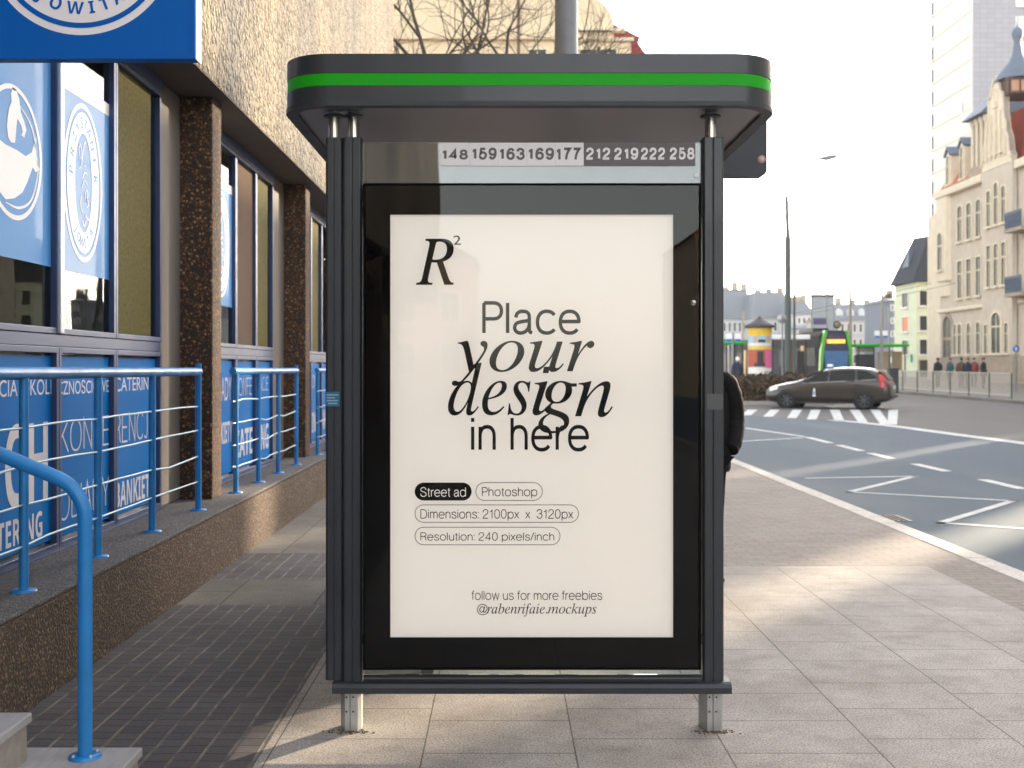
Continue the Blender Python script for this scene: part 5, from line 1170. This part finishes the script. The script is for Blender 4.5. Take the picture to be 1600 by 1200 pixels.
M['crimson_tile'] = tiles('crimson_roof_tiles', (.24, .035, .04), (.33, .06, .06), 1, 1.6)
M['orange_tile'] = tiles('orange_roof_tiles', (.40, .16, .08), (.5, .22, .11), 1, 1.6)
M['slate'] = tiles('slate_roof', (.05, .055, .068), (.075, .08, .092), 1, 2.0)
M['zinc'] = plain('blue_grey_zinc', (.11, .14, .19), .6, .1, .12, 2)
def basis(O, d):
    d = Vector((d[0], d[1], 0)).normalized(); n = Vector((d.y, -d.x, 0)); O = Vector((O[0], O[1], 0))
    def pt(u, z, o=0.0): q = O + d * u + n * o; return (q.x, q.y, z)
    return pt
def slab_on(mb, pt, poly, o0, o1, mi=0):
    n = len(poly); a = [pt(u, z, o0) for u, z in poly]; b = [pt(u, z, o1) for u, z in poly]
    mb.add(a + b, [tuple(range(n))[::-1], tuple(range(n, 2 * n))] + [(i, (i + 1) % n, n + (i + 1) % n, n + i) for i in range(n)], mi)
def opening(u0, u1, z0, z1, arch):
    if not arch: return [(u0, z0), (u1, z0), (u1, z1), (u0, z1)]
    r = (u1 - u0) / 2; c = (u0 + u1) / 2; h = r * arch
    return [(u0, z0), (u1, z0)] + [(c + r * math.cos(R(a)), z1 - h + h * math.sin(R(a))) for a in range(0, 181, 20)]
def window(parent, pt, u0, u1, z0, z1, arch=0, w=.12, frame=None, panem=None, sill=True, bars_=True):
    m = MB(); slab_on(m, pt, opening(u0, u1, z0, z1, arch), -.05, .012); f = m.build('window', panem or M['pane'], parent)
    m = MB(); o = opening(u0 - w, u1 + w, z0 - (0 if sill else w), z1 + w, arch); i = opening(u0, u1, z0, z1, arch); n = len(o)
    vs = [pt(u, z, .09) for u, z in o] + [pt(u, z, .09) for u, z in i] + [pt(u, z, -.02) for u, z in o] + [pt(u, z, -.02) for u, z in i]
    m.add(vs, [(k, (k + 1) % n, n + (k + 1) % n, n + k) for k in range(n)] + [(k, (k + 1) % n, 2 * n + (k + 1) % n, 2 * n + k) for k in range(n)] + [(n + k, n + (k + 1) % n, 3 * n + (k + 1) % n, 3 * n + k) for k in range(n)])
    if sill: slab_on(m, pt, [(u0 - w, z0 - .16), (u1 + w, z0 - .16), (u1 + w, z0), (u0 - w, z0)], -.02, .20)
    if bars_:
        c = (u0 + u1) / 2; slab_on(m, pt, [(c - .03, z0), (c + .03, z0), (c + .03, z1 - (z1 - z0) * .04), (c - .03, z1 - (z1 - z0) * .04)], .0, .04)
        slab_on(m, pt, [(u0, z0 + (z1 - z0) * .64), (u1, z0 + (z1 - z0) * .64), (u1, z0 + (z1 - z0) * .68), (u0, z0 + (z1 - z0) * .68)], .0, .041)
    m.build('window_frame', frame or M['stone_pale_sunlit'], f)
    return f
# --- the stone tenement: main front faces the street (-x), seen very obliquely. u runs towards the camera
XF = 35.0; YE = 91.0
g = zg(82) + .12
tb = thing('stone_tenement', 'ornate sandstone tenement with a tall curved gable, arched windows and red tiled roofs', 'tenement', (XF, 80, g))
pt = basis((XF, YE), (0, -1))
def U(y): return YE - y                       # street position -> distance along the front
m = MB()
m.box(XF, XF + 14, 70, YE, g - .3, 15.3); m.build('wall', M['stone'], tb)
m = MB(); m.box(XF - .22, XF + 14, 82.3, YE + .02, g - .3, g + 1.9); m.box(XF - .22, XF + 14, 70, 76.9, g - .3, g + 1.9); m.box(XF - .50, XF + .1, 77.0, 82.2, g - .3, g + 2.0); m.build('base_course', M['stone_dark'], tb, bevel=.05)
for z, h, o in ((5.9, .28, .22), (15.0, .6, .45)):
    for ya, yb in ((82.25, YE + .1), (70, 76.95)):
        m = MB(); m.box(XF - o, XF + .1, ya, yb, z, z + h); m.build('cornice', M['stone_pale_sunlit'], tb, bevel=.08)
for yc in (87.0, 85.3, 83.6):
    window(tb, pt, U(yc) - .36, U(yc) + .36, 2.6, 4.9, .9); window(tb, pt, U(yc) - .42, U(yc) + .42, 6.9, 9.7); window(tb, pt, U(yc) - .42, U(yc) + .42, 11.2, 13.9, .6)
window(tb, pt, U(87.9) - .3, U(87.9) + .3, 2.6, 4.9, .9)
# corner bay with oriel, its sunlit tone put into the stone colour, and the big ground-floor arch
m = MB(); m.prism([(XF - .35, 88.9), (XF - .35, 90.8), (XF, 91.2), (XF, 88.7)], 'z', 8.4, 15.1); m.prism([(XF - .2, 89.3), (XF - .2, 90.6), (XF, 91.0), (XF, 89.0)], 'z', 7.2, 8.4); m.build('oriel', M['stone_pale_sunlit'], tb)
pto = basis((XF - .35, 90.8), (0, -1))
window(tb, pto, .30, 1.2, 9.3, 12.2, .8)
window(tb, pt, U(90.2), U(88.6), g, 5.6, .9, .25, M['stone_dark'], sill=False)
m = MB(); m.box(XF + .5, XF + 14, 90.9, YE + 4, g - .3, 14.2); m.build('rear_wing', M['stone_pale_sunlit'], tb)
# gabled projection
ptg = basis((XF - .42, 82.1), (0, -1)); GW = 4.9
m = MB(); gable = [(0, g - .3), (GW, g - .3), (GW, 16.0), (GW - .35, 16.4), (GW - .5, 17.3), (GW - .95, 18.0), (GW - 1.25, 19.3), (GW - 1.3, 20.6), (GW - 1.7, 20.8), (GW - 1.9, 21.4), (GW / 2, 22.0), (1.9, 21.4), (1.7, 20.8), (1.3, 20.6), (1.25, 19.3), (.95, 18.0), (.5, 17.3), (.35, 16.4), (0, 16.0)]
slab_on(m, ptg, gable, -.34, 0); gb = m.build('gable_wall', M['stone'], tb)
m = MB(); slab_on(m, ptg, [(q[0] * .96 + .1, max(q[1], 15.6)) for q in gable], -.02, .03); m.build('gable_panel', M['stone_pale_sunlit'], gb)
m = MB()
for a, b in zip(gable[2:], gable[3:]):
    d = Vector((b[0] - a[0], b[1] - a[1])); nn = Vector((d.y, -d.x)).normalized() * .0; q = Vector((-d.y, d.x)).normalized() * .22
    slab_on(m, ptg, [(a[0], a[1]), (b[0], b[1]), (b[0] + q.x * .6, b[1] + q.y * .6), (a[0] + q.x * .6, a[1] + q.y * .6)], -.38, .14)
for u in (.9, 1.7, 2.45, 3.2, 4.0): slab_on(m, ptg, [(u - .10, 16.2), (u + .10, 16.2), (u + .10, 18.6 + 1.6 * (1 - abs(u - 2.45) / 1.6)), (u - .10, 18.6 + 1.6 * (1 - abs(u - 2.45) / 1.6))], 0, .16)
m.build('gable_coping', M['stone_pale_sunlit'], gb)
for u in (1.25, 2.45, 3.65):
    window(gb, ptg, u - .33, u + .33, 7.3, 10.2, 0, .10); window(gb, ptg, u - .33, u + .33, 11.6, 14.1 + (.4 if u == 2.45 else 0), .8, .10)
window(gb, ptg, 1.7, 3.2, 2.6, 5.4, .8, .2); window(gb, ptg, .5, 1.1, 2.6, 4.6, 0, .1); window(gb, ptg, 3.8, 4.4, 2.6, 4.6, 0, .1)
for u in (1.6, 2.45, 3.3): window(gb, ptg, u - .22, u + .22, 16.6, 18.2, .9, .08)
window(gb, ptg, 2.2, 2.7, 19.9, 21.1, .8, .08, bars_=False)
# roofs, turret, dormers
m = MB(); sec = [(XF - .1, 15.6), (XF + 2.6, 19.6), (XF + 8, 20.8), (XF + 14, 15.6)]; m.prism(sec, 'y', 82.2, YE); m.build('roof', M['orange_tile'], tb)
m = MB(); sec = [(XF + .2, 15.6), (XF + 1.9, 20.0), (XF + 5, 20.4), (XF + 13.9, 15.6)]; m.prism(sec, 'y', 70.1, 82.1); rr = m.build('red_roof', M['red_tile'], tb)
m = MB(); cx, cy = XF + .75, 79.0; m.box(cx - 1.1, cx + 1.1, cy - 1.1, cy + 1.1, 20.3, 21.5); tw = m.build('turret', plain('turret_timber', (.07, .035, .02), .7), tb)
ptt = basis((cx - 1.1, cy - 1.1), (1, 0))
for u in (.15, .8, 1.45): window(tw, ptt, u, u + .6, 20.5, 21.3, 0, .06, plain('turret_frame', (.09, .045, .03), .7), plain('turret_pane', (.42, .20, .10), .2), bars_=False)
m = MB(); m.lathe([(1.45, 21.5), (1.4, 21.75), (1.05, 22.25), (.62, 22.75), (.36, 23.3), (.27, 23.9), (.23, 24.2), (.32, 24.45), (.40, 24.75), (.30, 25.05), (.09, 25.2), (.03, 25.5), (.015, 26.0), (0, 26.05)], (cx, cy, 0), 16); m.build('spire', M['zinc'], tw)
def dormer(y, w, z0, z1, dep, roofm):
    p2 = basis((XF + .1, y + w / 2), (0, -1)); m = MB(); slab_on(m, p2, [(0, z0), (w, z0), (w, z1), (w / 2, z1 + w * .5), (0, z1)], -dep, 0); d = m.build('dormer', M['stone_pale_sunlit'], tb)
    window(d, p2, w * .25, w * .75, z0 + .4, z1, .8, .08)
    m = MB(); slab_on(m, p2, [(-.1, z1), (w / 2, z1 + w * .5 + .1), (w + .1, z1), (w + .1, z1 + .14), (w / 2, z1 + w * .5 + .28), (-.1, z1 + .14)], -dep - .3, .15); m.build('dormer_roof', roofm, d)
dormer(89.6, 1.0, 15.6, 18.2, 2.2, M['zinc']); dormer(86.9, 1.0, 15.6, 18.4, 2.4, M['zinc'])
m = MB(); m.box(XF - .1, XF + 3.2, 82.4, 85.2, 15.6, 16.4); m.box(XF + .6, XF + 3.2, 82.4, 85.2, 16.4, 20.0); lg = m.build('loggia', M['stone_dark'], tb)
for y in (82.6, 83.4, 84.2, 85.0):
    m = MB(); m.tube([(XF + .15, y, 16.4), (XF + .15, y, 19.6)], .14, 10); m.lathe([(.14, 19.4), (.26, 19.7), (.26, 19.95), (0, 19.96)], (XF + .15, y, 0), 10); m.build('column', M['stone_pale_sunlit'], lg)
m = MB(); m.prism([(XF - .5, 20.0), (XF + 1.6, 22.0), (XF + 3.6, 20.0)], 'y', 82.2, 85.6); m.build('loggia_roof', M['zinc'], lg)
m = MB(); m.tube([(XF - .12, 82.5, g), (XF - .12, 82.5, 15.1)], .09, 8); m.build('drain_pipe', M['zinc'], tb)
for yc in (75.4, 72.6):
    window(tb, pt, U(yc) - .5, U(yc) + .5, 2.5, 4.9, .8); window(tb, pt, U(yc) - .5, U(yc) + .5, 7.0, 9.8); window(tb, pt, U(yc) - .5, U(yc) + .5, 11.3, 13.8, .6)
for z in (6.3, 10.6):
    m = MB(); m.box(XF - 1.2, XF, 74.2, 76.7, z, z + .22); b = m.build('balcony', M['stone_dark'], tb)
    m = MB()
    for k in range(14): m.tube([(XF - 1.15, 74.3 + 2.3 * k / 13, z + .2), (XF - 1.15, 74.3 + 2.3 * k / 13, z + 1.3)], .03, 5)
    m.box(XF - 1.18, XF - 1.12, 74.2, 76.7, z + 1.3, z + 1.36); m.box(XF - 1.13, XF - 1.10, 74.3, 76.6, z + .3, z + 1.2); m.build('balcony_rail', M['zinc'], b)

# --- the tower block
CX, CY = at(1520, 140), 140.0
tk = thing('tower_block', 'tall pale tiled tower block, one side coloured as if sunlit, behind the tenement', 'tower block', (CX, CY, zg(140)))
mt, nt, bs = new_mat('tower_tiles'); v = coords(nt, (1, 1, 1)); br = nt.nodes.new('ShaderNodeTexBrick'); br.offset = 0
mp = nt.nodes.new('ShaderNodeMapping'); mp.inputs['Rotation'].default_value = (R(90), 0, 0); lk(nt, v, mp.inputs['Vector']); lk(nt, mp.outputs[0], br.inputs['Vector'])
br.inputs['Scale'].default_value = 1; br.inputs['Brick Width'].default_value = .9; br.inputs['Row Height'].default_value = .6; br.inputs['Mortar Size'].default_value = .03
br.inputs['Color1'].default_value = (.36, .352, .385, 1); br.inputs['Color2'].default_value = (.325, .318, .35, 1); br.inputs['Mortar'].default_value = (.27, .262, .285, 1); lk(nt, br.outputs['Color'], bs.inputs['Base Color']); bs.inputs['Roughness'].default_value = .8
m = MB(); m.box(CX, CX + 26, CY, CY + 13.5, zg(140), 58); m.build('wall', [mt], tk)
ptk = basis((CX, CY), (1, 0)); ptl = basis((CX - .06, CY + 13.5), (0, -1))
m = MB(); m.box(CX - .06, CX, CY, CY + 13.5, zg(140), 58); m.build('sun_toned_side_wall', plain('sunlit_white_tone', (.68, .66, .61), .8, 0, .06, .3), tk)  # near-white sheet: the sunlit look of this side is put into its colour
m = MB(); m.box(CX - .3, CX + 26.3, CY - .3, CY + 13.8, 58, 58.8); m.build('roof', M['zinc'], tk)
m = MB()
for k in range(1, 19): slab_on(m, ptl, [(0, 3.0 * k + .6), (13.4, 3.0 * k + .6), (13.4, 3.0 * k + .72), (0, 3.0 * k + .72)], -.02, .06)
m.build('floor_band', M['stone_pale_sunlit'], tk)
wf = plain('white_window_frame', (.75, .75, .74), .5); wpn = plain('blind_pane', (.58, .58, .57), .4)
for k in range(18):
    z = 3.6 + 3.0 * k
    window(tk, ptl, .2, 1.1, z + .3, z + 2.1, .7, .06, wf, bars_=False)
    for u in (5.4, 9.6, 13.8, 18.0): window(tk, ptk, u, u + 2.0, z + .5, z + 2.1, 0, .14, wf, wpn)
for z in (33.6, 18.6, 48.6): window(tk, ptl, 10.6, 10.9, z, z + 1.2, 0, .04, wf, bars_=False)

# --- the pale green gabled house
GX, GY = at(1432, 110), 110.0; g = zg(110) + .12
gh = thing('pale_green_house', 'pale green house with a steep dark slate gable roof at the end of the street', 'house', (GX, GY, g))
gw = plain('pale_green_render', (.66, .70, .50), .8, 0, .08, 1.0); gy = plain('pale_yellow_render', (.82, .76, .54), .8, 0, .08, 1.0)
m = MB(); m.box(GX, GX + 3.3, GY, GY + 6.2, g - .3, 10.0); m.build('wall', gw, gh)
m = MB(); m.box(GX + 3.3, GX + 14, GY - 1.0, GY + 8, g - .3, 9.4); m.prism([(GX + 3.3, 9.4), (GX + 4.7, 14.8), (GX + 8.2, 9.4)], 'y', GY - 1.0, GY + 8); yw = m.build('gable_wing', gy, gh)
m = MB(); m.prism([(GX + 3.1, 9.2), (GX + 4.6, 15.0), (GX + 4.9, 15.0), (GX + 3.5, 9.3)], 'y', GY - 1.3, GY + 8.2); m.prism([(GX + 4.6, 15.0), (GX + 4.9, 15.0), (GX + 8.7, 9.1), (GX + 8.3, 9.1)], 'y', GY - 1.3, GY + 8.2); m.build('wing_roof', M['slate'], gh)
vs = [(GX - .5, GY + 6.4, 9.9), (GX - .5, GY - .4, 9.9), (GX + 3.4, GY - .4, 9.9), (GX + 3.4, GY + 6.4, 9.9), (GX + 1.3, GY + 4.4, 14.6), (GX + 1.3, GY + .4, 14.4), (GX + 3.4, GY + .6, 14.4), (GX + 3.4, GY + 4.4, 14.6)]
m = MB(); m.add(vs, [(0, 1, 5, 4), (1, 2, 6, 5), (2, 3, 7, 6), (3, 0, 4, 7), (4, 5, 6, 7), (3, 2, 1, 0)]); rf = m.build('roof', M['slate'], gh)
pa = basis((GX, GY + 6.2), (0, -1)); pb = basis((GX, GY), (1, 0)); pc = basis((GX + 3.3, GY - 1.0), (1, 0))
m = MB(); m.add([(GX + .15, GY + 4.0, 11.5), (GX + .15, GY + 2.2, 11.5), (GX + .7, GY + 3.1, 13.2)], [(0, 1, 2)]); m.add([(GX + .0, GY + 4.0, 11.55), (GX + .0, GY + 2.2, 11.55), (GX + .35, GY + 3.1, 13.25), (GX + .9, GY + 3.1, 13.25)], [(0, 1, 2), (0, 2, 3), (1, 3, 2)]); m.build('roof_light', M['zinc'], rf)
orange = plain('orange_blind', (.62, .20, .08), .5)
for k, z in enumerate((2.9, 5.2, 7.6)):
    window(gh, pa, 2.4, 4.1, z, z + 1.4, 0, .08, wf, orange if k == 1 else None, bars_=False); window(gh, pb, .3, 1.0, z, z + 1.4, 0, .06, wf, bars_=False)
    window(gh, pb, 1.7, 2.9, z - .5, z + 1.7, 0, .06, wf, plain('bay_glass', (.22, .22, .12), .15), bars_=True); window(yw, pc, 1.0, 1.6, z, z + 1.4, 0, .06, wf, bars_=False); window(yw, pc, 2.4, 4.0, z, z + 1.6, 0, .06, wf)
m = MB(); m.box(GX - .2, GX + .0, GY + 1.0, GY + 1.1, 2.1, 2.9); m.build('green_shop_sign', plain('shop_green', (.04, .42, .26), .5), gh)
window(yw, pc, .4, 3.4, g, 2.6, 0, .1, M['stone_dark'], bars_=False); window(gh, pb, .3, 2.9, g, 2.3, 0, .1, M['stone_dark'], bars_=False)

# --- the hazy row of town houses beyond the tram stops
def town_house(label, x0, x1, Y, ytop, yeave, wallc, roofm, rows, cols, extra=None):
    X0, X1 = at(x0, Y), at(x1, Y); zt, ze = hz(ytop, Y), hz(yeave, Y); g = zg(Y)
    t = thing('town_house', label, 'building', ((X0 + X1) / 2, Y, g), 0, 'far buildings beyond the tram stops')
    m = MB(); m.box(X0, X1, Y, Y + 12, g - .3, ze); m.build('wall', plain('far_wall', wallc, .85, 0, .06, .5), t)
    m = MB(); ins = min(1.6, (X1 - X0) * .12); dz = zt - ze
    vs = [(X0 - .3, Y - .4, ze), (X1 + .3, Y - .4, ze), (X1 + .3, Y + 12.4, ze), (X0 - .3, Y + 12.4, ze), (X0 + ins, Y + 2.2, zt), (X1 - ins, Y + 2.2, zt), (X1 - ins, Y + 9, zt), (X0 + ins, Y + 9, zt)]
    m.add(vs, [(0, 1, 5, 4), (1, 2, 6, 5), (2, 3, 7, 6), (3, 0, 4, 7), (4, 5, 6, 7), (3, 2, 1, 0)]); rf = m.build('roof', roofm, t)
    for k in range(3):
        m = MB(); x = X0 + (X1 - X0) * (.2 + .3 * k); m.box(x, x + .9, Y + 4, Y + 4.9, zt - .5, zt + rnd.uniform(.5, 1.6)); m.build('chimney', M['stone_dark'], rf)
    p = basis((X0, Y), (1, 0)); W = X1 - X0
    for r_ in range(rows):
        for c_ in range(cols):
            u = W * (c_ + .5) / cols; z = g + 1.0 + (ze - g - 1.0) * r_ / rows
            window(t, p, u - W / cols * .22, u + W / cols * .22, z + .6, z + (ze - g - 1) / rows - .7, 0, .12, wf, None, False, False)
    if extra: extra(t, X0, X1, Y, ze, zt)
def dorm(t, X0, X1, Y, ze, zt):
    for k in range(4):
        x = X0 + (X1 - X0) * (k + .6) / 4.3; m = MB(); m.prism([(x - .6, ze + .5), (x + .6, ze + .5), (x + .6, ze + 1.6), (x, ze + 2.1), (x - .6, ze + 1.6)], 'y', Y + .3, Y + 2.5); m.build('dormer', plain('far_dormer', (.5, .52, .54), .7), t)
M['far_slate'] = plain('far_slate', (.16, .18, .21), .7, 0, .08, .5)
town_house('long blue grey town house with a high slate roof behind the poster column', 1128, 1176, 205, 451, 498, (.44, .46, .48), M['far_slate'], 3, 6)
town_house('slate roofed town house directly behind the tall street lamp', 1177, 1236, 198, 455, 497, (.46, .47, .48), M['far_slate'], 3, 6)
town_house('narrow pale town house left of the billboard', 1237, 1268, 190, 470, 490, (.50, .50, .50), M['far_slate'], 4, 4)
town_house('white town house with dormers in its slate roof, right of the billboard', 1302, 1378, 200, 474, 500, (.42, .43, .44), M['far_slate'], 3, 8, dorm)
town_house('slim blue grey tower house just left of the pale green house', 1391, 1404, 170, 465, 470, (.13, .16, .20), M['far_slate'], 5, 2)
town_house('low white building filling the gap behind the tram', 1262, 1308, 175, 505, 512, (.45, .45, .45), M['far_slate'], 2, 5)

# --- the cream house at the head of the street, its gable showing above the shelter roof
HY = 75.0; hx0, hx1 = at(560, HY), at(986, HY)
ch = thing('cream_house', 'large cream house with a curved gable and crimson tiled roof above the shelter', 'house', ((hx0 + hx1) / 2, HY, zg(HY)))
cw = plain('cream_render', (.74, .57, .37), .85, 0, .07, .7); ct = plain('cream_trim', (.78, .65, .46), .8, 0, .05, 1)
ze = hz(63, HY)
m = MB(); m.box(hx0, hx1, HY, HY + 16, zg(HY), ze); m.build('wall', cw, ch)
m = MB()
prof = [(at(560, HY), ze), (at(958, HY), ze), (at(958, HY), hz(38, HY)), (at(953, HY), hz(22, HY)), (at(942, HY), hz(8, HY)), (at(925, HY), hz(-4, HY)), (at(915, HY), hz(-14, HY)), (at(890, HY), hz(-40, HY)), (at(790, HY), hz(-70, HY)), (at(690, HY), hz(-40, HY)), (at(560, HY), hz(-10, HY))]
m.prism(prof, 'y', HY - .35, HY + 1.0); gb = m.build('gable', cw, ch)
m = MB()
for yy, o in ((47, .55), (60, .25)): m.box(at(903, HY), at(976 if yy == 47 else 990, HY), HY - o, HY, hz(yy + 5, HY), hz(yy, HY))
m.box(at(903, HY), at(955, HY), HY - .75, HY, hz(52, HY), hz(46, HY)); m.build('cornice', ct, ch)
m = MB(); m.prism([(at(955, HY), hz(85, HY)), (at(955, HY), hz(26, HY)), (at(1004, HY), hz(50, HY)), (at(999, HY), hz(57, HY)), (at(1020, HY), hz(88, HY))], 'y', HY + 1.2, HY + 14); m.build('roof', M['crimson_tile'], ch)
ph = basis((hx0, HY - .35), (1, 0))
for x, z in ((840, 80), (920, 82), (950, 82)):
    u = at(x, HY) - hx0; window(ch, basis((hx0, HY), (1, 0)), u - .55, u + .55, hz(130, HY), hz(78, HY), 0, .18, ct)
for k in range(3):
    for j in range(6):
        u = 1.6 + j * 2.9; z = 3.5 + 4.2 * k; window(ch, basis((hx0, HY), (1, 0)), u, u + 1.2, z, z + 2.2, 0, .18, ct)
m = MB(); m.tube([(at(810, HY), HY - .42, zg(HY)), (at(810, HY), HY - .42, hz(-30, HY))], .10, 8); m.build('drain_pipe', plain('pipe_brown', (.10, .05, .03), .6), ch)

# --- street behind the photographer (seen only mirrored in the glass)
def plain_block(label, x0, x1, y0, y1, h, wall, roofm, side):
    t = thing('offscreen_street_block', label, 'building', ((x0 + x1) / 2, (y0 + y1) / 2, 0)); m = MB(); m.box(x0, x1, y0, y1, -.2, h); m.build('wall', wall, t)
    m = MB(); m.prism([(x0 - .3, h), (x1 + .3, h), ((x0 + x1) / 2, h + 3.5)], 'y', y0, y1); m.build('roof', roofm, t)
    p = basis((x1, y1), (-1, 0)) if side == 'n' else basis((x0, y1), (0, -1)); W = (x1 - x0) if side == 'n' else (y1 - y0); n = int(W / 3)
    for k in range(n):
        for r_ in range(int(h / 3.4)): window(t, p, W * (k + .5) / n - .6, W * (k + .5) / n + .6, 1.2 + 3.4 * r_, 3.2 + 3.4 * r_, 0, .15, wf)
plain_block('cream terrace house with a red roof behind the photographer', 10, 22, -62, -50, 8.5, cw, M['red_tile'], 'n')
plain_block('stone terrace house behind the photographer', 24, 40, -60, -46, 9.5, M['stone'], M['slate'], 'n')
plain_block('stone house down the street behind the photographer', -14, -2, -80, -68, 9.0, M['stone_dark'], M['slate'], 'n')

# unseen blocks added on the right: roofs and gaps shaped to let sun streaks through
def sun_blocker(label, y0, y1, h, sl0, sl1):
    t = thing('offscreen_street_block', label, 'building', (36, (y0 + y1) / 2, 0)); m = MB(); d = 12.0
    m.prism([(36, y0), (36 + d, y0 + sl0), (36 + d, y1 + sl1), (36, y1)], 'z', -.3, h); m.build('wall', M['stone'], t)
    m = MB(); m.prism([(35.7, y0), (36.1 + d, y0 + sl0), (36.1 + d, y1 + sl1), (35.7, y1)], 'z', h, h + .4); m.build('roof', M['slate'], t)
    p = basis((36, y1), (0, -1)); W = y1 - y0; n = max(1, int(W / 3.2))
    for k in range(n):
        for r_ in range(int((h - 1) / 3.6)): window(t, p, W * (k + .5) / n - .55, W * (k + .5) / n + .55, 1.4 + 3.6 * r_, 3.4 + 3.6 * r_, 0, .12, None, bars_=False)
sun_blocker('long unseen stone block shaped to hold back the sun, across the road from the office', -26, 47.9, 18.9, 0, 14.3)
sun_blocker('narrow unseen stone block shaped to hold back the sun between two gaps across the road', 48.8, 54.88, 19.2, 14.3, 14.3)
sun_blocker('unseen sun-blocking block beside the gabled tenement, just outside the picture', 55.95, 69.7, 19.0, 13.6, 0)

# ------------------------------------------------------------------ light, sky, camera
AZ, EL = 40.0, 15.0              # low sun to the right of straight ahead, behind the far street front
w = bpy.data.worlds.new("World"); sc.world = w; w.use_nodes = True
nt = w.node_tree; bg = nt.nodes['Background']; sky = nt.nodes.new('ShaderNodeTexSky'); sky.sky_type = 'NISHITA'; sky.sun_disc = False
sky.sun_elevation = R(EL); sky.sun_rotation = R(AZ); sky.air_density = 1.0; sky.dust_density = 1.6; sky.ozone_density = 0.8; sky.altitude = 60
hs = nt.nodes.new('ShaderNodeHueSaturation'); hs.inputs['Saturation'].default_value = 0.42
nt.links.new(sky.outputs[0], hs.inputs['Color']); wm = nt.nodes.new('ShaderNodeMix'); wm.data_type = 'RGBA'; wm.blend_type = 'MULTIPLY'; wm.inputs[0].default_value = 1; wm.inputs[7].default_value = (1.05, 1.0, 0.945, 1)
nt.links.new(hs.outputs[0], wm.inputs[6]); nt.links.new(wm.outputs[2], bg.inputs['Color']); bg.inputs['Strength'].default_value = 0.12
sd = bpy.data.lights.new('sun', 'SUN'); sd.energy = 2.2; sd.angle = R(0.6); sd.color = (1.0, 0.83, 0.60)
so = bpy.data.objects.new('sun', sd); C.objects.link(so)
dirv = Vector((math.sin(R(AZ)) * math.cos(R(EL)), math.cos(R(AZ)) * math.cos(R(EL)), math.sin(R(EL))))
so.rotation_euler = dirv.to_track_quat('Z', 'Y').to_euler()
hm, hnt, hbs = new_mat('air'); hnt.nodes.remove(hbs); pv = hnt.nodes.new('ShaderNodeVolumePrincipled'); pv.inputs['Color'].default_value = (.93, .95, 1.0, 1); pv.inputs['Density'].default_value = 0.0005
hnt.links.new(pv.outputs[0], hnt.nodes['Material Output'].inputs['Volume'])
mb = MB(); mb.box(-160, 160, -120, 330, -1.3, 62); hz_ = mb.build('haze', hm); hz_['kind'] = 'stuff'
cd = bpy.data.cameras.new('camera'); cam = bpy.data.objects.new('camera', cd); C.objects.link(cam); sc.camera = cam
cam.location = (0, 0, EYE); cam.rotation_euler = (R(90), 0, 0)
cd.sensor_width = 36; cd.lens = 36 * F / 1600; cd.shift_x = (800 - VX) / 1600; cd.shift_y = (VY - 600) / 1600
cd.clip_start = 0.1; cd.clip_end = 6000
cd.dof.use_dof = True; cd.dof.focus_distance = 5.0; cd.dof.aperture_fstop = 4.0
sc.view_settings.view_transform = 'Standard'; sc.view_settings.look = 'None'; sc.view_settings.gamma = 1
sc.view_settings.exposure = 2.85
sc.cycles.use_denoising = True; sc.cycles.max_bounces = 10; sc.cycles.transparent_max_bounces = 16
sc.cycles.sample_clamp_indirect = 6
